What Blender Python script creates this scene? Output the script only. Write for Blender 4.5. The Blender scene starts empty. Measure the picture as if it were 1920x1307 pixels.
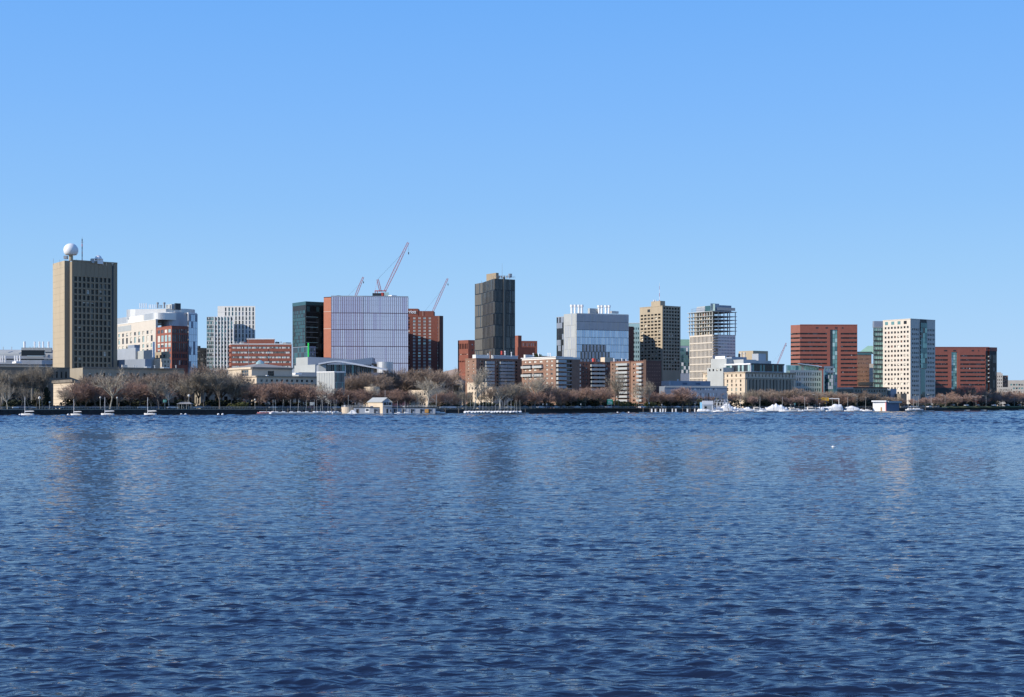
import bpy, bmesh, math, random
import numpy as np
from mathutils import Vector, Matrix
R = math.radians
random.seed(7)
SC = bpy.context.scene
COL = SC.collection

# ---------------------------------------------------------------- camera
F = 2500.0            # focal length in pixels of the 1920 px wide photograph
CAMH = 4.0            # metres above the water
HORIZ = 760.0
cd = bpy.data.cameras.new('camera')
cam = bpy.data.objects.new('camera', cd); COL.objects.link(cam)
cam.location = (0, 0, CAMH); cam.rotation_euler = (R(90), 0, 0)
cd.sensor_width = 36; cd.lens = F/1920*36
cd.shift_y = (HORIZ-653.5)/1920
cd.clip_start = 0.5; cd.clip_end = 20000
SC.camera = cam

# ---------------------------------------------------------------- sky and sun
SUN = Vector((-0.90, -0.436, 0)).normalized()
EL = R(27)
world = bpy.data.worlds.new('World'); SC.world = world; world.use_nodes = True
wn = world.node_tree; bg = wn.nodes['Background']
sky = wn.nodes.new('ShaderNodeTexSky'); sky.sky_type = 'NISHITA'; sky.sun_disc = False
sky.sun_elevation = EL; sky.sun_rotation = math.atan2(SUN.x, SUN.y) % (2*math.pi)
sky.altitude = 0; sky.air_density = 1.0; sky.dust_density = 0.25; sky.ozone_density = 3.2
# clear-day gradient by elevation laid over the Nishita sky (it has no yellow band at the horizon in the photograph)
tc = wn.nodes.new('ShaderNodeTexCoord'); sx = wn.nodes.new('ShaderNodeSeparateXYZ'); wn.links.new(tc.outputs['Generated'], sx.inputs[0])
rmp = wn.nodes.new('ShaderNodeValToRGB'); rmp.color_ramp.interpolation = 'LINEAR'
stops = [(0,(.45,.665,.93)),(.044,(.400,.640,.935)),(.10,(.325,.590,.93)),(.148,(.265,.535,.94)),(.218,(.207,.475,.95)),(.29,(.160,.425,.935)),(.42,(.118,.315,.84)),(.65,(.074,.205,.57)),(1,(.055,.145,.45))]
el = rmp.color_ramp.elements
while len(el) > 1: el.remove(el[0])
el[0].position = 0; el[0].color = (*stops[0][1], 1)
for p, c in stops[1:]:
    e = el.new(p); e.color = (*c, 1)
wn.links.new(sx.outputs[2], rmp.inputs[0])
SKYK = 0.12
scl = wn.nodes.new('ShaderNodeVectorMath'); scl.operation = 'SCALE'; scl.inputs['Scale'].default_value = 1.03/SKYK
wn.links.new(rmp.outputs[0], scl.inputs[0])
mx = wn.nodes.new('ShaderNodeMix'); mx.data_type = 'RGBA'; mx.inputs[0].default_value = .05
wn.links.new(scl.outputs[0], mx.inputs[6]); wn.links.new(sky.outputs[0], mx.inputs[7]); wn.links.new(mx.outputs[2], bg.inputs[0])
bg.inputs[1].default_value = SKYK
sl = bpy.data.lights.new('sun', 'SUN'); sun = bpy.data.objects.new('sun', sl); COL.objects.link(sun)
sl.energy = 5.0; sl.angle = R(0.5); sl.color = (1, 0.925, 0.82)
sdir = Vector((SUN.x*math.cos(EL), SUN.y*math.cos(EL), math.sin(EL)))
sun.rotation_euler = sdir.to_track_quat('Z', 'Y').to_euler(); sun.location = (-300, -100, 300)
SC.view_settings.view_transform = 'Standard'; SC.view_settings.look = 'None'
SC.view_settings.exposure = 0; SC.view_settings.gamma = 1; SC.view_settings.use_curve_mapping = False
SC.cycles.max_bounces = 6

# ---------------------------------------------------------------- materials
MATS = {}
def mat(name, col, rough=.8, metal=0, var=.12, sc=.25, streak=0, ior=1.5, bump=0):
    if name in MATS: return MATS[name]
    m = bpy.data.materials.new(name); m.use_nodes = True
    nt = m.node_tree; b = nt.nodes['Principled BSDF']
    b.inputs['Roughness'].default_value = rough; b.inputs['Metallic'].default_value = metal
    b.inputs['IOR'].default_value = ior
    b.inputs['Base Color'].default_value = (*col, 1)
    m.diffuse_color = (*col, 1)
    if var:
        g = nt.nodes.new('ShaderNodeNewGeometry'); mp = nt.nodes.new('ShaderNodeMapping')
        mp.inputs['Scale'].default_value = (1, 1, .12 if streak else 1)
        n = nt.nodes.new('ShaderNodeTexNoise'); n.inputs['Scale'].default_value = sc
        n.inputs['Detail'].default_value = 6; n.inputs['Roughness'].default_value = .65
        nt.links.new(g.outputs['Position'], mp.inputs[0]); nt.links.new(mp.outputs[0], n.inputs['Vector'])
        mr = nt.nodes.new('ShaderNodeMapRange')
        mr.inputs[1].default_value = .3; mr.inputs[2].default_value = .7
        mr.inputs[3].default_value = 1-var; mr.inputs[4].default_value = 1+var
        nt.links.new(n.outputs[0], mr.inputs[0])
        oi = nt.nodes.new('ShaderNodeObjectInfo')
        m2 = nt.nodes.new('ShaderNodeMapRange'); m2.inputs[3].default_value = 1-var*.7; m2.inputs[4].default_value = 1+var*.7
        nt.links.new(oi.outputs['Random'], m2.inputs[0])
        mu0 = nt.nodes.new('ShaderNodeMath'); mu0.operation = 'MULTIPLY'
        nt.links.new(mr.outputs[0], mu0.inputs[0]); nt.links.new(m2.outputs[0], mu0.inputs[1])
        mu = nt.nodes.new('ShaderNodeVectorMath'); mu.operation = 'SCALE'; mu.inputs[0].default_value = col
        nt.links.new(mu0.outputs[0], mu.inputs['Scale']); nt.links.new(mu.outputs[0], b.inputs['Base Color'])
        if bump:
            bp = nt.nodes.new('ShaderNodeBump'); bp.inputs['Strength'].default_value = bump; bp.inputs['Distance'].default_value = .3
            nt.links.new(n.outputs[0], bp.inputs['Height']); nt.links.new(bp.outputs[0], b.inputs['Normal'])
    MATS[name] = m
    return m
concrete = mat('concrete', (.31,.245,.165), .85, var=.10, sc=.12, streak=1)
tanstone = mat('tan_concrete', (.42,.345,.24), .85, var=.09, sc=.2, streak=1)
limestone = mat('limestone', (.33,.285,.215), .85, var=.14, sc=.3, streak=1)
darkstone = mat('shaded_stone', (.20,.172,.135), .9, var=.2, sc=.3, streak=1)  # shade of the hall fronts is put into this dark stone colour
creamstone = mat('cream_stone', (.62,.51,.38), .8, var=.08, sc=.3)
cream = mat('cream_panel', (.63,.565,.475), .7, var=.05, sc=.2)
white = mat('white_panel', (.74,.72,.66), .6, var=.05, sc=.2)
whitepaint = mat('white_paint', (.84,.84,.83), .5, var=.04, sc=.8)
brick = mat('red_brick', (.27,.092,.062), .9, var=.16, sc=.5)
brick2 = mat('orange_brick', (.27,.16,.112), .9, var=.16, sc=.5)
brickdark = mat('brown_and_shaded_brick', (.17,.085,.065), .9, var=.16, sc=.5)  # also carries the painted shade of hotel and apartment sides
redstone = mat('red_granite', (.30,.10,.070), .6, var=.10, sc=.4)
terra = mat('terracotta', (.42,.15,.085), .7, var=.08, sc=.3)
terrafin = mat('mauve_fin', (.13,.065,.085), .5, var=.1, sc=.3)
silver = mat('brushed_metal', (.58,.58,.57), .42, .6, var=.08, sc=.15)
greymetal = mat('grey_metal_panel', (.40,.43,.47), .5, .35, var=.08, sc=.15)
palegrey = mat('pale_grey_panel', (.43,.45,.44), .6, .1, var=.06, sc=.2)
bluegrey = mat('blue_grey_panel', (.26,.30,.36), .5, .2, var=.06, sc=.2)
darkmetal = mat('dark_metal', (.045,.05,.055), .45, .5, var=.1, sc=.3)
bronze = mat('black_fin', (.10,.095,.085), .4, .4, var=.1, sc=.3)
bronzelit = mat('sunlit_bronze', (.17,.155,.13), .45, .3, var=.1, sc=.3)  # paler copy of the black fin, sunlight put into the colour
roofm = mat('grey_roof', (.30,.29,.27), .9, var=.1, sc=.2)
copper = mat('copper_roof', (.32,.52,.38), .7, var=.08, sc=.3)
glassdark = mat('dark_glass', (.010,.012,.016), .12, 0, var=.3, sc=.1, ior=1.42)
glassmid = mat('smoky_glass', (.035,.042,.05), .1, .12, var=.3, sc=.1, ior=1.7)
glassblue = mat('blue_reflective_glass', (.36,.44,.56), .05, .85, var=.05, sc=.1)
glasslav = mat('pale_reflective_glass', (.80,.69,.73), .08, .8, var=.03, sc=.1)
glasslav2 = mat('mauve_reflective_glass', (.70,.58,.66), .08, .8, var=.03, sc=.1)
mint = mat('mint_glass', (.36,.60,.53), .3, .1, var=.15, sc=.2)
glasspale = mat('pale_blue_glass', (.50,.58,.68), .08, .7, var=.03, sc=.1)
finpale = mat('pale_metal_fin', (.27,.25,.21), .5, .2, var=.1)
glassteal = mat('teal_glass', (.07,.16,.17), .07, .5, var=.12, sc=.1, ior=1.7)
glassgreen = mat('green_glass', (.20,.36,.33), .08, .5, var=.12, sc=.1, ior=1.7)
glasscyan = mat('pale_green_glass', (.42,.58,.56), .1, .3, var=.1, sc=.1)
blind = mat('window_blind', (.62,.60,.53), .5, 0, var=.2, sc=.3)
steel = mat('galvanised_steel', (.35,.36,.37), .5, .6, var=.05)
red = mat('red_paint', (.50,.07,.05), .5, var=.06)
pinkred = mat('faded_red_paint', (.62,.22,.22), .5, var=.06)
green = mat('bright_green_paint', (.03,.75,.12), .5, var=.03)
signgreen = mat('road_sign_green', (.02,.38,.22), .5, var=.03)
yellow = mat('road_sign_yellow', (.80,.45,.02), .5, var=.04)
lampw = mat('pale_lamp_glass', (.8,.75,.65), .3, var=.05)
wood = mat('orange_wood', (.50,.26,.07), .7, var=.1)
deckm = mat('weathered_deck', (.42,.39,.33), .8, var=.12, sc=.8)
grass = mat('winter_grass', (.085,.10,.035), .95, var=.25, sc=.25)
soil = mat('bare_ground', (.10,.085,.06), .95, var=.25, sc=.2)
asphalt = mat('asphalt', (.055,.055,.058), .9, var=.15, sc=.3)
pathm = mat('pale_path', (.32,.30,.26), .9, var=.12, sc=.4)
granite = mat('dark_granite', (.040,.038,.036), .9, var=.45, sc=.8, bump=.6)
coping = mat('granite_coping', (.26,.26,.22), .9, var=.2, sc=.8)
bark = mat('grey_bark', (.19,.16,.13), .95, var=.2, sc=1.5)
palebark = mat('pale_bark', (.48,.44,.36), .95, var=.25, sc=1.2)
twigred = mat('reddish_twigs', (.33,.215,.165), .95, var=.2, sc=.4)
twigbrown = mat('brown_twigs', (.31,.235,.18), .95, var=.22, sc=.4)
twiggrey = mat('grey_twigs', (.32,.275,.21), .95, var=.22, sc=.4)
twigpink = mat('pinkish_twigs', (.34,.235,.20), .95, var=.2, sc=.4)
twigpale = mat('pale_twigs', (.46,.40,.31), .95, var=.2, sc=.4)
leafdark = mat('dark_evergreen', (.03,.038,.018), .9, var=.35, sc=.9)
leafolive = mat('olive_shrub', (.07,.075,.02), .9, var=.3, sc=.9)
tyre = mat('tyre_rubber', (.02,.02,.02), .9, var=0)
wrap = mat('white_shrink_wrap', (.83,.83,.82), .35, var=.04, sc=1.5, bump=.25)
bluepaint = mat('sky_blue_paint', (.16,.42,.66), .6, var=.05)
deepblue = mat('deep_blue_cladding', (.13,.17,.24), .6, var=.06)
skin = mat('skin', (.5,.33,.25), .7, var=0)
cloth = mat('dark_cloth', (.05,.06,.09), .9, var=.1)

# ---------------------------------------------------------------- helpers
def X(px, D): return (px-960.0)/F*D
def Z(py, D): return CAMH+(HORIZ-py)/F*D
GZ = 2.4
def tag(o, label=None, cat=None, group=None, kind=None):
    if label: o['label'] = label
    if cat: o['category'] = cat
    if group: o['group'] = group
    if kind: o['kind'] = kind
    return o
def empty(name, loc, rz=0, **k):
    o = bpy.data.objects.new(name, None); COL.objects.link(o); o.location = loc; o.rotation_euler = (0,0,rz)
    o.empty_display_size = 1
    return tag(o, **k)
class MB:
    """collects faces, links them as one mesh object"""
    def __init__(s): s.v=[]; s.f=[]; s.m=[]; s.mats=[]
    def mi(s, m):
        if m not in s.mats: s.mats.append(m)
        return s.mats.index(m)
    def face(s, pts, m):
        i=len(s.v); s.v.extend([tuple(p) for p in pts]); s.f.append(tuple(range(i,i+len(pts)))); s.m.append(s.mi(m))
    def prism(s, pts, z0, z1, m, top=None, skip=(), bottom=False):
        n=len(pts)
        for i in range(n):
            if i in skip: continue
            a,b=pts[i],pts[(i+1)%n]
            s.face([(a[0],a[1],z0),(b[0],b[1],z0),(b[0],b[1],z1),(a[0],a[1],z1)], m)
        s.face([(p[0],p[1],z1) for p in pts], top or m)
        if bottom: s.face([(p[0],p[1],z0) for p in reversed(pts)], m)
    def box(s, x0,x1,y0,y1,z0,z1,m):
        s.prism([(x0,y0),(x1,y0),(x1,y1),(x0,y1)], z0,z1,m, bottom=True)
    def obox(s, P, Q, z0, z1, t, m, off=0):
        """box along segment P-Q, thickness t outward (right-hand side of travel), starting at off"""
        ux,uy=Q[0]-P[0],Q[1]-P[1]; l=math.hypot(ux,uy); ux/=l; uy/=l; nx,ny=uy,-ux
        a=(P[0]+nx*(off+t),P[1]+ny*(off+t)); b=(Q[0]+nx*(off+t),Q[1]+ny*(off+t))
        c=(Q[0]+nx*off,Q[1]+ny*off); d=(P[0]+nx*off,P[1]+ny*off)
        s.prism([a,b,c,d], z0,z1,m, bottom=True)
    def bar(s, p, q, r, m, n=4, r2=None):
        p=Vector(p); q=Vector(q); d=(q-p)
        if d.length<1e-6: return
        r2=r if r2 is None else r2
        k=d.normalized(); a=k.orthogonal().normalized(); b=k.cross(a)
        ring=lambda c,rr:[c+(a*math.cos(2*math.pi*(i+.5)/n)+b*math.sin(2*math.pi*(i+.5)/n))*rr for i in range(n)]
        A,B=ring(p,r),ring(q,r2)
        i0=len(s.v); s.v.extend([tuple(x) for x in A+B]); mi=s.mi(m)
        for i in range(n):
            s.f.append((i0+i,i0+(i+1)%n,i0+n+(i+1)%n,i0+n+i)); s.m.append(mi)
        s.f.append(tuple(i0+i for i in reversed(range(n)))); s.m.append(mi)
        s.f.append(tuple(i0+n+i for i in range(n))); s.m.append(mi)
    def lathe(s, c, prof, m, n=16):
        mi=s.mi(m); i0=len(s.v)
        for r,z in prof:
            for i in range(n):
                a=2*math.pi*i/n; s.v.append((c[0]+r*math.cos(a),c[1]+r*math.sin(a),c[2]+z))
        for j in range(len(prof)-1):
            for i in range(n):
                s.f.append((i0+j*n+i,i0+j*n+(i+1)%n,i0+(j+1)*n+(i+1)%n,i0+(j+1)*n+i)); s.m.append(mi)
        s.f.append(tuple(i0+(len(prof)-1)*n+i for i in range(n))); s.m.append(mi)
        s.f.append(tuple(i0+i for i in reversed(range(n)))); s.m.append(mi)
    def mesh(s, name, smooth=False):
        me=bpy.data.meshes.new(name); me.from_pydata(s.v,[],s.f)
        for m in s.mats: me.materials.append(m)
        me.polygons.foreach_set('material_index', s.m)
        if smooth: me.polygons.foreach_set('use_smooth',[True]*len(s.f))
        me.update(); return me
    def build(s, name, parent=None, loc=(0,0,0), smooth=False, **k):
        o=bpy.data.objects.new(name, s.mesh(name, smooth)); COL.objects.link(o); o.location=loc
        if parent: o.parent=parent
        return tag(o, **k)
def inst(name, me, parent=None, loc=(0,0,0), rz=0, **k):
    o=bpy.data.objects.new(name, me); COL.objects.link(o); o.location=loc; o.rotation_euler=(0,0,rz)
    if parent: o.parent=parent
    return tag(o, **k)
def copy_tree(o, parent=None):
    c=o.copy(); COL.objects.link(c); c.parent=parent
    for ch in list(o.children): copy_tree(ch, c)
    return c

# shore line: distance of the far sea wall for a picture column
SH=[(-3000,300),(-600,420),(0,526),(480,572),(960,625),(1300,735),(1700,880),(1780,930),(1920,1020),(2400,1350),(3400,2200)]
def shore(px):
    for (a,b),(c,d) in zip(SH,SH[1:]):
        if px<=c: return b+(d-b)*(px-a)/(c-a)
    return SH[-1][1]
def spt(px, off=0, z=0): D=shore(px)+off; return (X(px,D), D, z)

# ---------------------------------------------------------------- water
def make_water():
    rows=[-400,-100,-20,4,9,12]
    y=12.0
    while y<1500: 
        y+=max(.065,.0029*y); rows.append(y)
    while y<9000: y*=1.2; rows.append(y)
    rows=np.array(rows); nc=570
    t=np.linspace(-.56,.56,nc)
    t=np.concatenate([[-40,-6,-2,-.9],t,[.9,2,6,40]])
    ye=np.maximum(rows,12)
    Xg=t[None,:]*ye[:,None]; Yg=np.repeat(rows[:,None],len(t),1)
    sp=.0029*np.maximum(ye,22)[:,None]+0*Xg
    rng=np.random.RandomState(5)
    # jitter rows of vertices a little so crests do not follow the grid
    Zg=np.zeros_like(Xg); XO=np.zeros_like(Xg); YO=np.zeros_like(Xg)
    lam=np.exp(np.linspace(math.log(.22),math.log(4.5),90))
    wind=R(-107)
    gust=1+.34*np.sin(Xg/75+np.sin(Yg/31)*1.3)*np.sin(Yg/27+1.1+Xg/160)+.26*np.sin(Yg/61+Xg/260+2)+.18*np.sin(Yg/9.0+np.sin(Xg/38)*1.5)*np.sin(Xg/29+Yg/50)
    for L in lam:
        for rep in range(2):
            th=wind+rng.normal(0,.52); k=2*math.pi/L; ph=rng.rand()*6.283
            slope=.0245*math.exp(-(math.log(L/.38)/.85)**2)+.0042
            amp=slope/k
            w=np.clip((L/(sp*1.8))-0.5,0,1)
            arg=k*(Xg*math.cos(th)+Yg*math.sin(th))+ph
            # slow modulation breaks crests up into short pieces
            md=.62+.75*np.sin(arg*.13*rng.uniform(.6,1.4)+Xg*k*.10*rng.uniform(-1,1)+rng.rand()*6)
            a=amp*w*gust*md
            Zg+=a*np.sin(arg); q=a*np.cos(arg)*.85
            XO+=q*math.cos(th); YO+=q*math.sin(th)
    # chop too short for the mesh at this distance: kept as vertex-scale roughness, elongated across the wind
    nz=rng.normal(0,1,Xg.shape); nz=(nz+.9*np.roll(nz,1,1)+.6*np.roll(nz,2,1)+.3*np.roll(nz,3,1))/1.5
    un=np.clip((sp-.10)/.55,0,1)
    Zg+=nz*.12*np.minimum(sp,1.5)*un*gust
    edge=(np.abs(t)[None,:]<.57)&(rows[:,None]>11)
    Zg*=edge; XO*=edge; YO*=edge
    V=np.stack([Xg+XO,Yg+YO,Zg],-1).reshape(-1,3)
    nr,ncol=Xg.shape
    idx=np.arange(nr*ncol).reshape(nr,ncol)
    Q=np.stack([idx[:-1,:-1],idx[:-1,1:],idx[1:,1:],idx[1:,:-1]],-1).reshape(-1,4)
    me=bpy.data.meshes.new('water'); me.vertices.add(len(V)); me.vertices.foreach_set('co',V.ravel())
    me.loops.add(Q.size); me.loops.foreach_set('vertex_index',Q.ravel())
    me.polygons.add(len(Q)); me.polygons.foreach_set('loop_start',np.arange(0,Q.size,4)); me.polygons.foreach_set('use_smooth',np.ones(len(Q),bool))
    me.update(); me.validate()
    m=bpy.data.materials.new('river_water'); m.use_nodes=True; nt=m.node_tree; b=nt.nodes['Principled BSDF']
    b.inputs['Base Color'].default_value=(.010,.018,.042,1); b.inputs['Roughness'].default_value=.06; b.inputs['IOR'].default_value=1.42
    g=nt.nodes.new('ShaderNodeNewGeometry')
    last=None
    for sc,asp,dist,rot in ((1.5,.30,.13,.32),(4.2,.28,.070,.12),(11.0,.32,.028,.42)):
        mp=nt.nodes.new('ShaderNodeMapping'); mp.inputs['Rotation'].default_value=(0,0,rot); mp.inputs['Scale'].default_value=(asp,1,1)
        n=nt.nodes.new('ShaderNodeTexNoise'); n.inputs['Scale'].default_value=sc; n.inputs['Detail'].default_value=2; n.inputs['Roughness'].default_value=.5
        nt.links.new(g.outputs['Position'],mp.inputs[0]); nt.links.new(mp.outputs[0],n.inputs['Vector'])
        bp=nt.nodes.new('ShaderNodeBump'); bp.inputs['Strength'].default_value=1; bp.inputs['Distance'].default_value=dist
        nt.links.new(n.outputs[0],bp.inputs['Height'])
        if last: nt.links.new(last.outputs[0],bp.inputs['Normal'])
        last=bp
    nt.links.new(last.outputs[0],b.inputs['Normal'])
    me.materials.append(m)
    o=bpy.data.objects.new('water',me); COL.objects.link(o); tag(o,kind='structure',label='wind-rippled deep blue river water')
make_water()

# ---------------------------------------------------------------- far bank
def ribbon(name, o0, o1, z0, z1, m, px0=-3000, px1=3400, label=None, kind='structure'):
    xs=sorted(set([p for p,_ in SH if px0<=p<=px1]+[px0,px1]+[p for p in range(-600,2400,60) if px0<p<px1]))
    mb=MB()
    for a,b in zip(xs,xs[1:]):
        mb.face([spt(a,o0,z0),spt(b,o0,z0),spt(b,o1,z1),spt(a,o1,z1)], m)
    return mb.build(name, kind=kind, label=label)
def make_land():
    mb=MB(); xs=[p for p,_ in SH]
    for a,b in zip(xs,xs[1:]):
        A=spt(a,1.0,GZ); B=spt(b,1.0,GZ)
        mb.face([A,B,(B[0]*9000/B[1],9000,GZ),(A[0]*9000/A[1],9000,GZ)], soil)
    mb.build('ground', kind='structure', label='bare brown ground of the far bank')
make_land()
ribbon('grass_verge',1.0,9,GZ+.02,GZ+.02,grass,label='thin winter grass behind the sea wall')
ribbon('footpath',4,7,GZ+.024,GZ+.024,pathm,label='pale riverside footpath')
ribbon('road',9,27,GZ+.028,GZ+.028,asphalt,label='riverside road')
ribbon('road_marking',17.9,18.1,GZ+.036,GZ+.036,whitepaint,label='painted centre line')
# sea wall with coping stones
wl=MB(); xs=list(range(-600,1790,24))
for a,b in zip(xs,xs[1:]):
    A=spt(a,0);B=spt(b,0); A2=spt(a,1.1);B2=spt(b,1.1)
    wl.prism([A,B,B2,A2],-1.5,GZ-.22,granite)
w=wl.build('sea_wall', label='dark granite sea wall along the left and middle of the far bank', cat='wall')
cp=MB()
for a,b in zip(xs,xs[1:]):
    A=spt(a,-.12);B=spt(b,-.12); A2=spt(a,1.2);B2=spt(b,1.2)
    cp.prism([A,B,B2,A2],GZ-.22,GZ+.06,coping)
cp.build('coping', parent=w)
# low embankment on the right: grass slope above a low pale quay
ribbon('quay_face',0,0,-1,1.5,granite,1766,3400,'low dark quay edge on the right')
ribbon('quay_top',-.05,3,1.5,1.52,pathm,1766,3400,'pale quay walk on the right')
ribbon('grass_bank',3,14,1.55,3.4,grass,1766,3400,'grassy bank sloping up on the right')
ribbon('grass_terrace',14,40,3.4,3.0,grass,1766,3400,'grass terrace under the trees on the right')
# ---------------------------------------------------------------- building kit
def W(px, D): return (X(px,D), D)
def go(P, ang, px):
    """point reached from P in direction ang (radians) at picture column px"""
    ux,uy=math.cos(ang),math.sin(ang); t=(px-960.0)/F
    L=(t*P[1]-P[0])/(ux-t*uy)
    return (P[0]+ux*L, P[1]+uy*L)
GRID=R(36)
class Bld:
    def __init__(s, name, label, px, D, cat='building', group=None):
        s.x,s.y=X(px,D),D
        s.o=empty(name,(s.x,s.y,GZ),label=label,cat=cat,group=group)
        s.mb={}; s.cache={}
    def M(s, part='wall'):
        return s.mb.setdefault(part, MB())
    def l(s,p): return (p[0]-s.x,p[1]-s.y)
    def prism(s, part, pts, z0, z1, m, top=None, skip=()):
        s.M(part).prism([s.l(p) for p in pts], z0-GZ, z1-GZ, m, top=top or m, skip=skip, bottom=z0>GZ+.5)
    def obox(s, part, P, Q, z0, z1, t, m, off=0):
        s.M(part).obox(s.l(P),s.l(Q),z0-GZ,z1-GZ,t,m,off)
    def bar(s, part, p, q, r, m, n=4, r2=None):
        s.M(part).bar((p[0]-s.x,p[1]-s.y,p[2]-GZ),(q[0]-s.x,q[1]-s.y,q[2]-GZ),r,m,n,r2)
    def single(s, name, fn, **k):
        """a part of its own: fn fills a fresh mesh through the same calls"""
        keep=s.mb; s.mb={name:MB()}; fn(name); mb=s.mb[name]; s.mb=keep
        return mb.build(name, s.o, **k)
    def finish(s):
        for n,mb in s.mb.items():
            if not mb.f: continue
            nm=n.split('#')[0]
            mb.build(nm, s.o, kind=('stuff' if n.endswith('#stuff') else None))
        return s.o

def win_mesh(w,h,dep,nv,nh,picks,fm,blindf):
    mb=MB(); n=nv+1; sw=w/n
    for i in range(n):
        x0=-w/2+i*sw; x1=x0+sw; bf=blindf[i]; g=picks[i]; hb=h*(1-bf)
        if hb>.02: mb.face([(x0,dep,0),(x1,dep,0),(x1,dep,hb),(x0,dep,hb)],g)
        if bf>0: mb.face([(x0,dep,hb),(x1,dep,hb),(x1,dep,h),(x0,dep,h)],blind)
    fw=min(.14,w*.06)
    if fm:
        for i in range(1,n):
            x=-w/2+i*sw; mb.box(x-fw/2,x+fw/2,dep-.1,dep-.01,0,h,fm)
        for j in range(1,nh+1):
            z=h*j/(nh+1); mb.box(-w/2,w/2,dep-.12,dep-.012,z-fw/2,z+fw/2,fm)
    return mb.mesh('window')
def facade(b, P, Q, z0, z1, m, sp, D):
    part=sp.get('wall','wall'); mb=b.M(part)
    dx,dy=Q[0]-P[0],Q[1]-P[1]; L=math.hypot(dx,dy); ux,uy=dx/L,dy/L; nx,ny=uy,-ux; rz=math.atan2(uy,ux)
    lp=b.l(P)
    pt=lambda s_,z,d=0:(lp[0]+ux*s_-nx*d, lp[1]+uy*s_-ny*d, z-GZ)
    quad=lambda s0,s1,a,c,d=0: mb.face([pt(s0,a,d),pt(s1,a,d),pt(s1,c,d),pt(s0,c,d)],m)
    y0,y1,nf=sp['rows']; zt,zb=Z(y0,D),Z(y1,D); fh=(zt-zb)/nf
    n=sp['n']; ml=sp.get('ml',.04)*L; mr=sp.get('mr',.04)*L; cw=(L-ml-mr)/n; wf=sp.get('wf',.6); hf=sp.get('hf',.6); dep=sp.get('dep',.35)
    nm=sp.get('name','window')
    if sp.get('curtain'):
        # dark backing wall with proud glass panels, each slightly out of true
        quad(0,L,z0,z1)
        g=sp['glass']; gap=sp.get('gap',.12); mats=[x for x,_ in g]; ws=[x for _,x in g]
        for j in range(nf):
            hp=fh-sp.get('vgap',gap)*1.0
            for i in range(n):
                if sp.get('skip') and sp['skip'](i,j): continue
                gm=random.choices(mats,ws)[0]
                if sp.get('pick'): gm=sp['pick'](i,j) or gm
                key=('c',round(cw,2),round(hp,2),gm.name)
                if key not in b.cache:
                    q=MB(); q.box(-(cw-gap)/2,(cw-gap)/2,-.14,0,0,hp,gm); b.cache[key]=q.mesh(nm)
                c=pt(ml+(i+.5)*cw, zb+(nf-1-j)*fh+.5*(fh-hp),-.05)
                o=inst(nm,b.cache[key],b.o,c,rz+random.gauss(0,sp.get('tilt',.006)))
                o.rotation_euler.x=random.gauss(0,sp.get('tilt',.006)*.6)
        fin=sp.get('fin')
        if fin:
            fm,fw,fd=fin; ff=b.M('fin#stuff')
            for j in range(nf):
                off=(sp.get('shift',0)*cw if j%2 else 0)
                for i in range(n+1):
                    s_=ml+i*cw+off
                    if s_>L: continue
                    a=pt(s_-fw/2,0,0);c=pt(s_+fw/2,0,0);d_=pt(s_+fw/2,0,-fd);e=pt(s_-fw/2,0,-fd)
                    zz=zb+(nf-1-j)*fh
                    ff.prism([e[:2],d_[:2],c[:2],a[:2]],zz+.3-GZ,zz+fh-.3-GZ,fm)
        band=sp.get('band')
        if band:
            for j in range(nf+1):
                zz=zb+j*fh
                b.single('spandrel_band',lambda q:b.obox(q,P,Q,zz-band[1]/2,zz+band[1]/2,band[2],band[0],.02))
        return
    cols=[(ml+(i+.5)*cw-cw*wf/2, ml+(i+.5)*cw+cw*wf/2) for i in range(n)]
    if 'xs' in sp:   # explicit picture columns (centre, half width)
        cols=[]
        for c,hw in sp['xs']:
            a=go(P,rz,c-hw); e=go(P,rz,c+hw)
            cols.append((max(.1,math.dist(P,a)),min(L-.1,math.dist(P,e))))
    rows=[(zb+(j+.5-hf/2)*fh, zb+(j+.5+hf/2)*fh) for j in range(nf)]
    if 'zr' in sp: rows=sorted([(Z(b_,D),Z(a_,D)) for a_,b_ in sp['zr']])
    prev=z0
    g=sp.get('glass',[(glassdark,1)]); mats=[x for x,_ in g]; ws=[x for _,x in g]
    bl=sp.get('blind',.25); nv,nh=sp.get('mull',(0,0)); fm=sp.get('fm',None)
    for j,(ra,rb) in enumerate(rows):
        ra=max(ra,z0+.05); rb=min(rb,z1-.05)
        if rb-ra<.1: continue
        quad(0,L,prev,ra); s0=0
        for i,(a,c) in enumerate(cols):
            if sp.get('skip') and sp['skip'](i,j): 
                continue
            quad(s0,a,ra,rb); s0=c
            for A_,B_ in (((a,ra),(a,rb)),((c,rb),(c,ra)),((a,rb),(c,rb)),((c,ra),(a,ra))):
                mb.face([pt(A_[0],A_[1]),pt(B_[0],B_[1]),pt(B_[0],B_[1],dep+.02),pt(A_[0],A_[1],dep+.02)],m)
            w,h=c-a,rb-ra
            if nv>3:
                me=win_mesh(w+.04,h+.04,dep,nv,nh,random.choices(mats,ws,k=nv+1),fm,[random.choice([.3,.6,1]) if random.random()<bl else 0 for _ in range(nv+1)])
            else:
                v=random.choices([0,.35,.6,1],[1-bl,bl*.4,bl*.3,bl*.3])[0]; gm=random.choices(mats,ws)[0]
                key=(round(w,1),round(h,1),v,gm.name,nv,nh,m.name)
                if key not in b.cache: b.cache[key]=win_mesh(w+.04,h+.04,dep,nv,nh,[gm]*(nv+1),fm,[v]*(nv+1))
                me=b.cache[key]
            inst(nm,me,b.o,pt((a+c)/2,ra-.02,0),rz)
        quad(s0,L,ra,rb); prev=rb
    quad(0,L,prev,z1)
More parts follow.
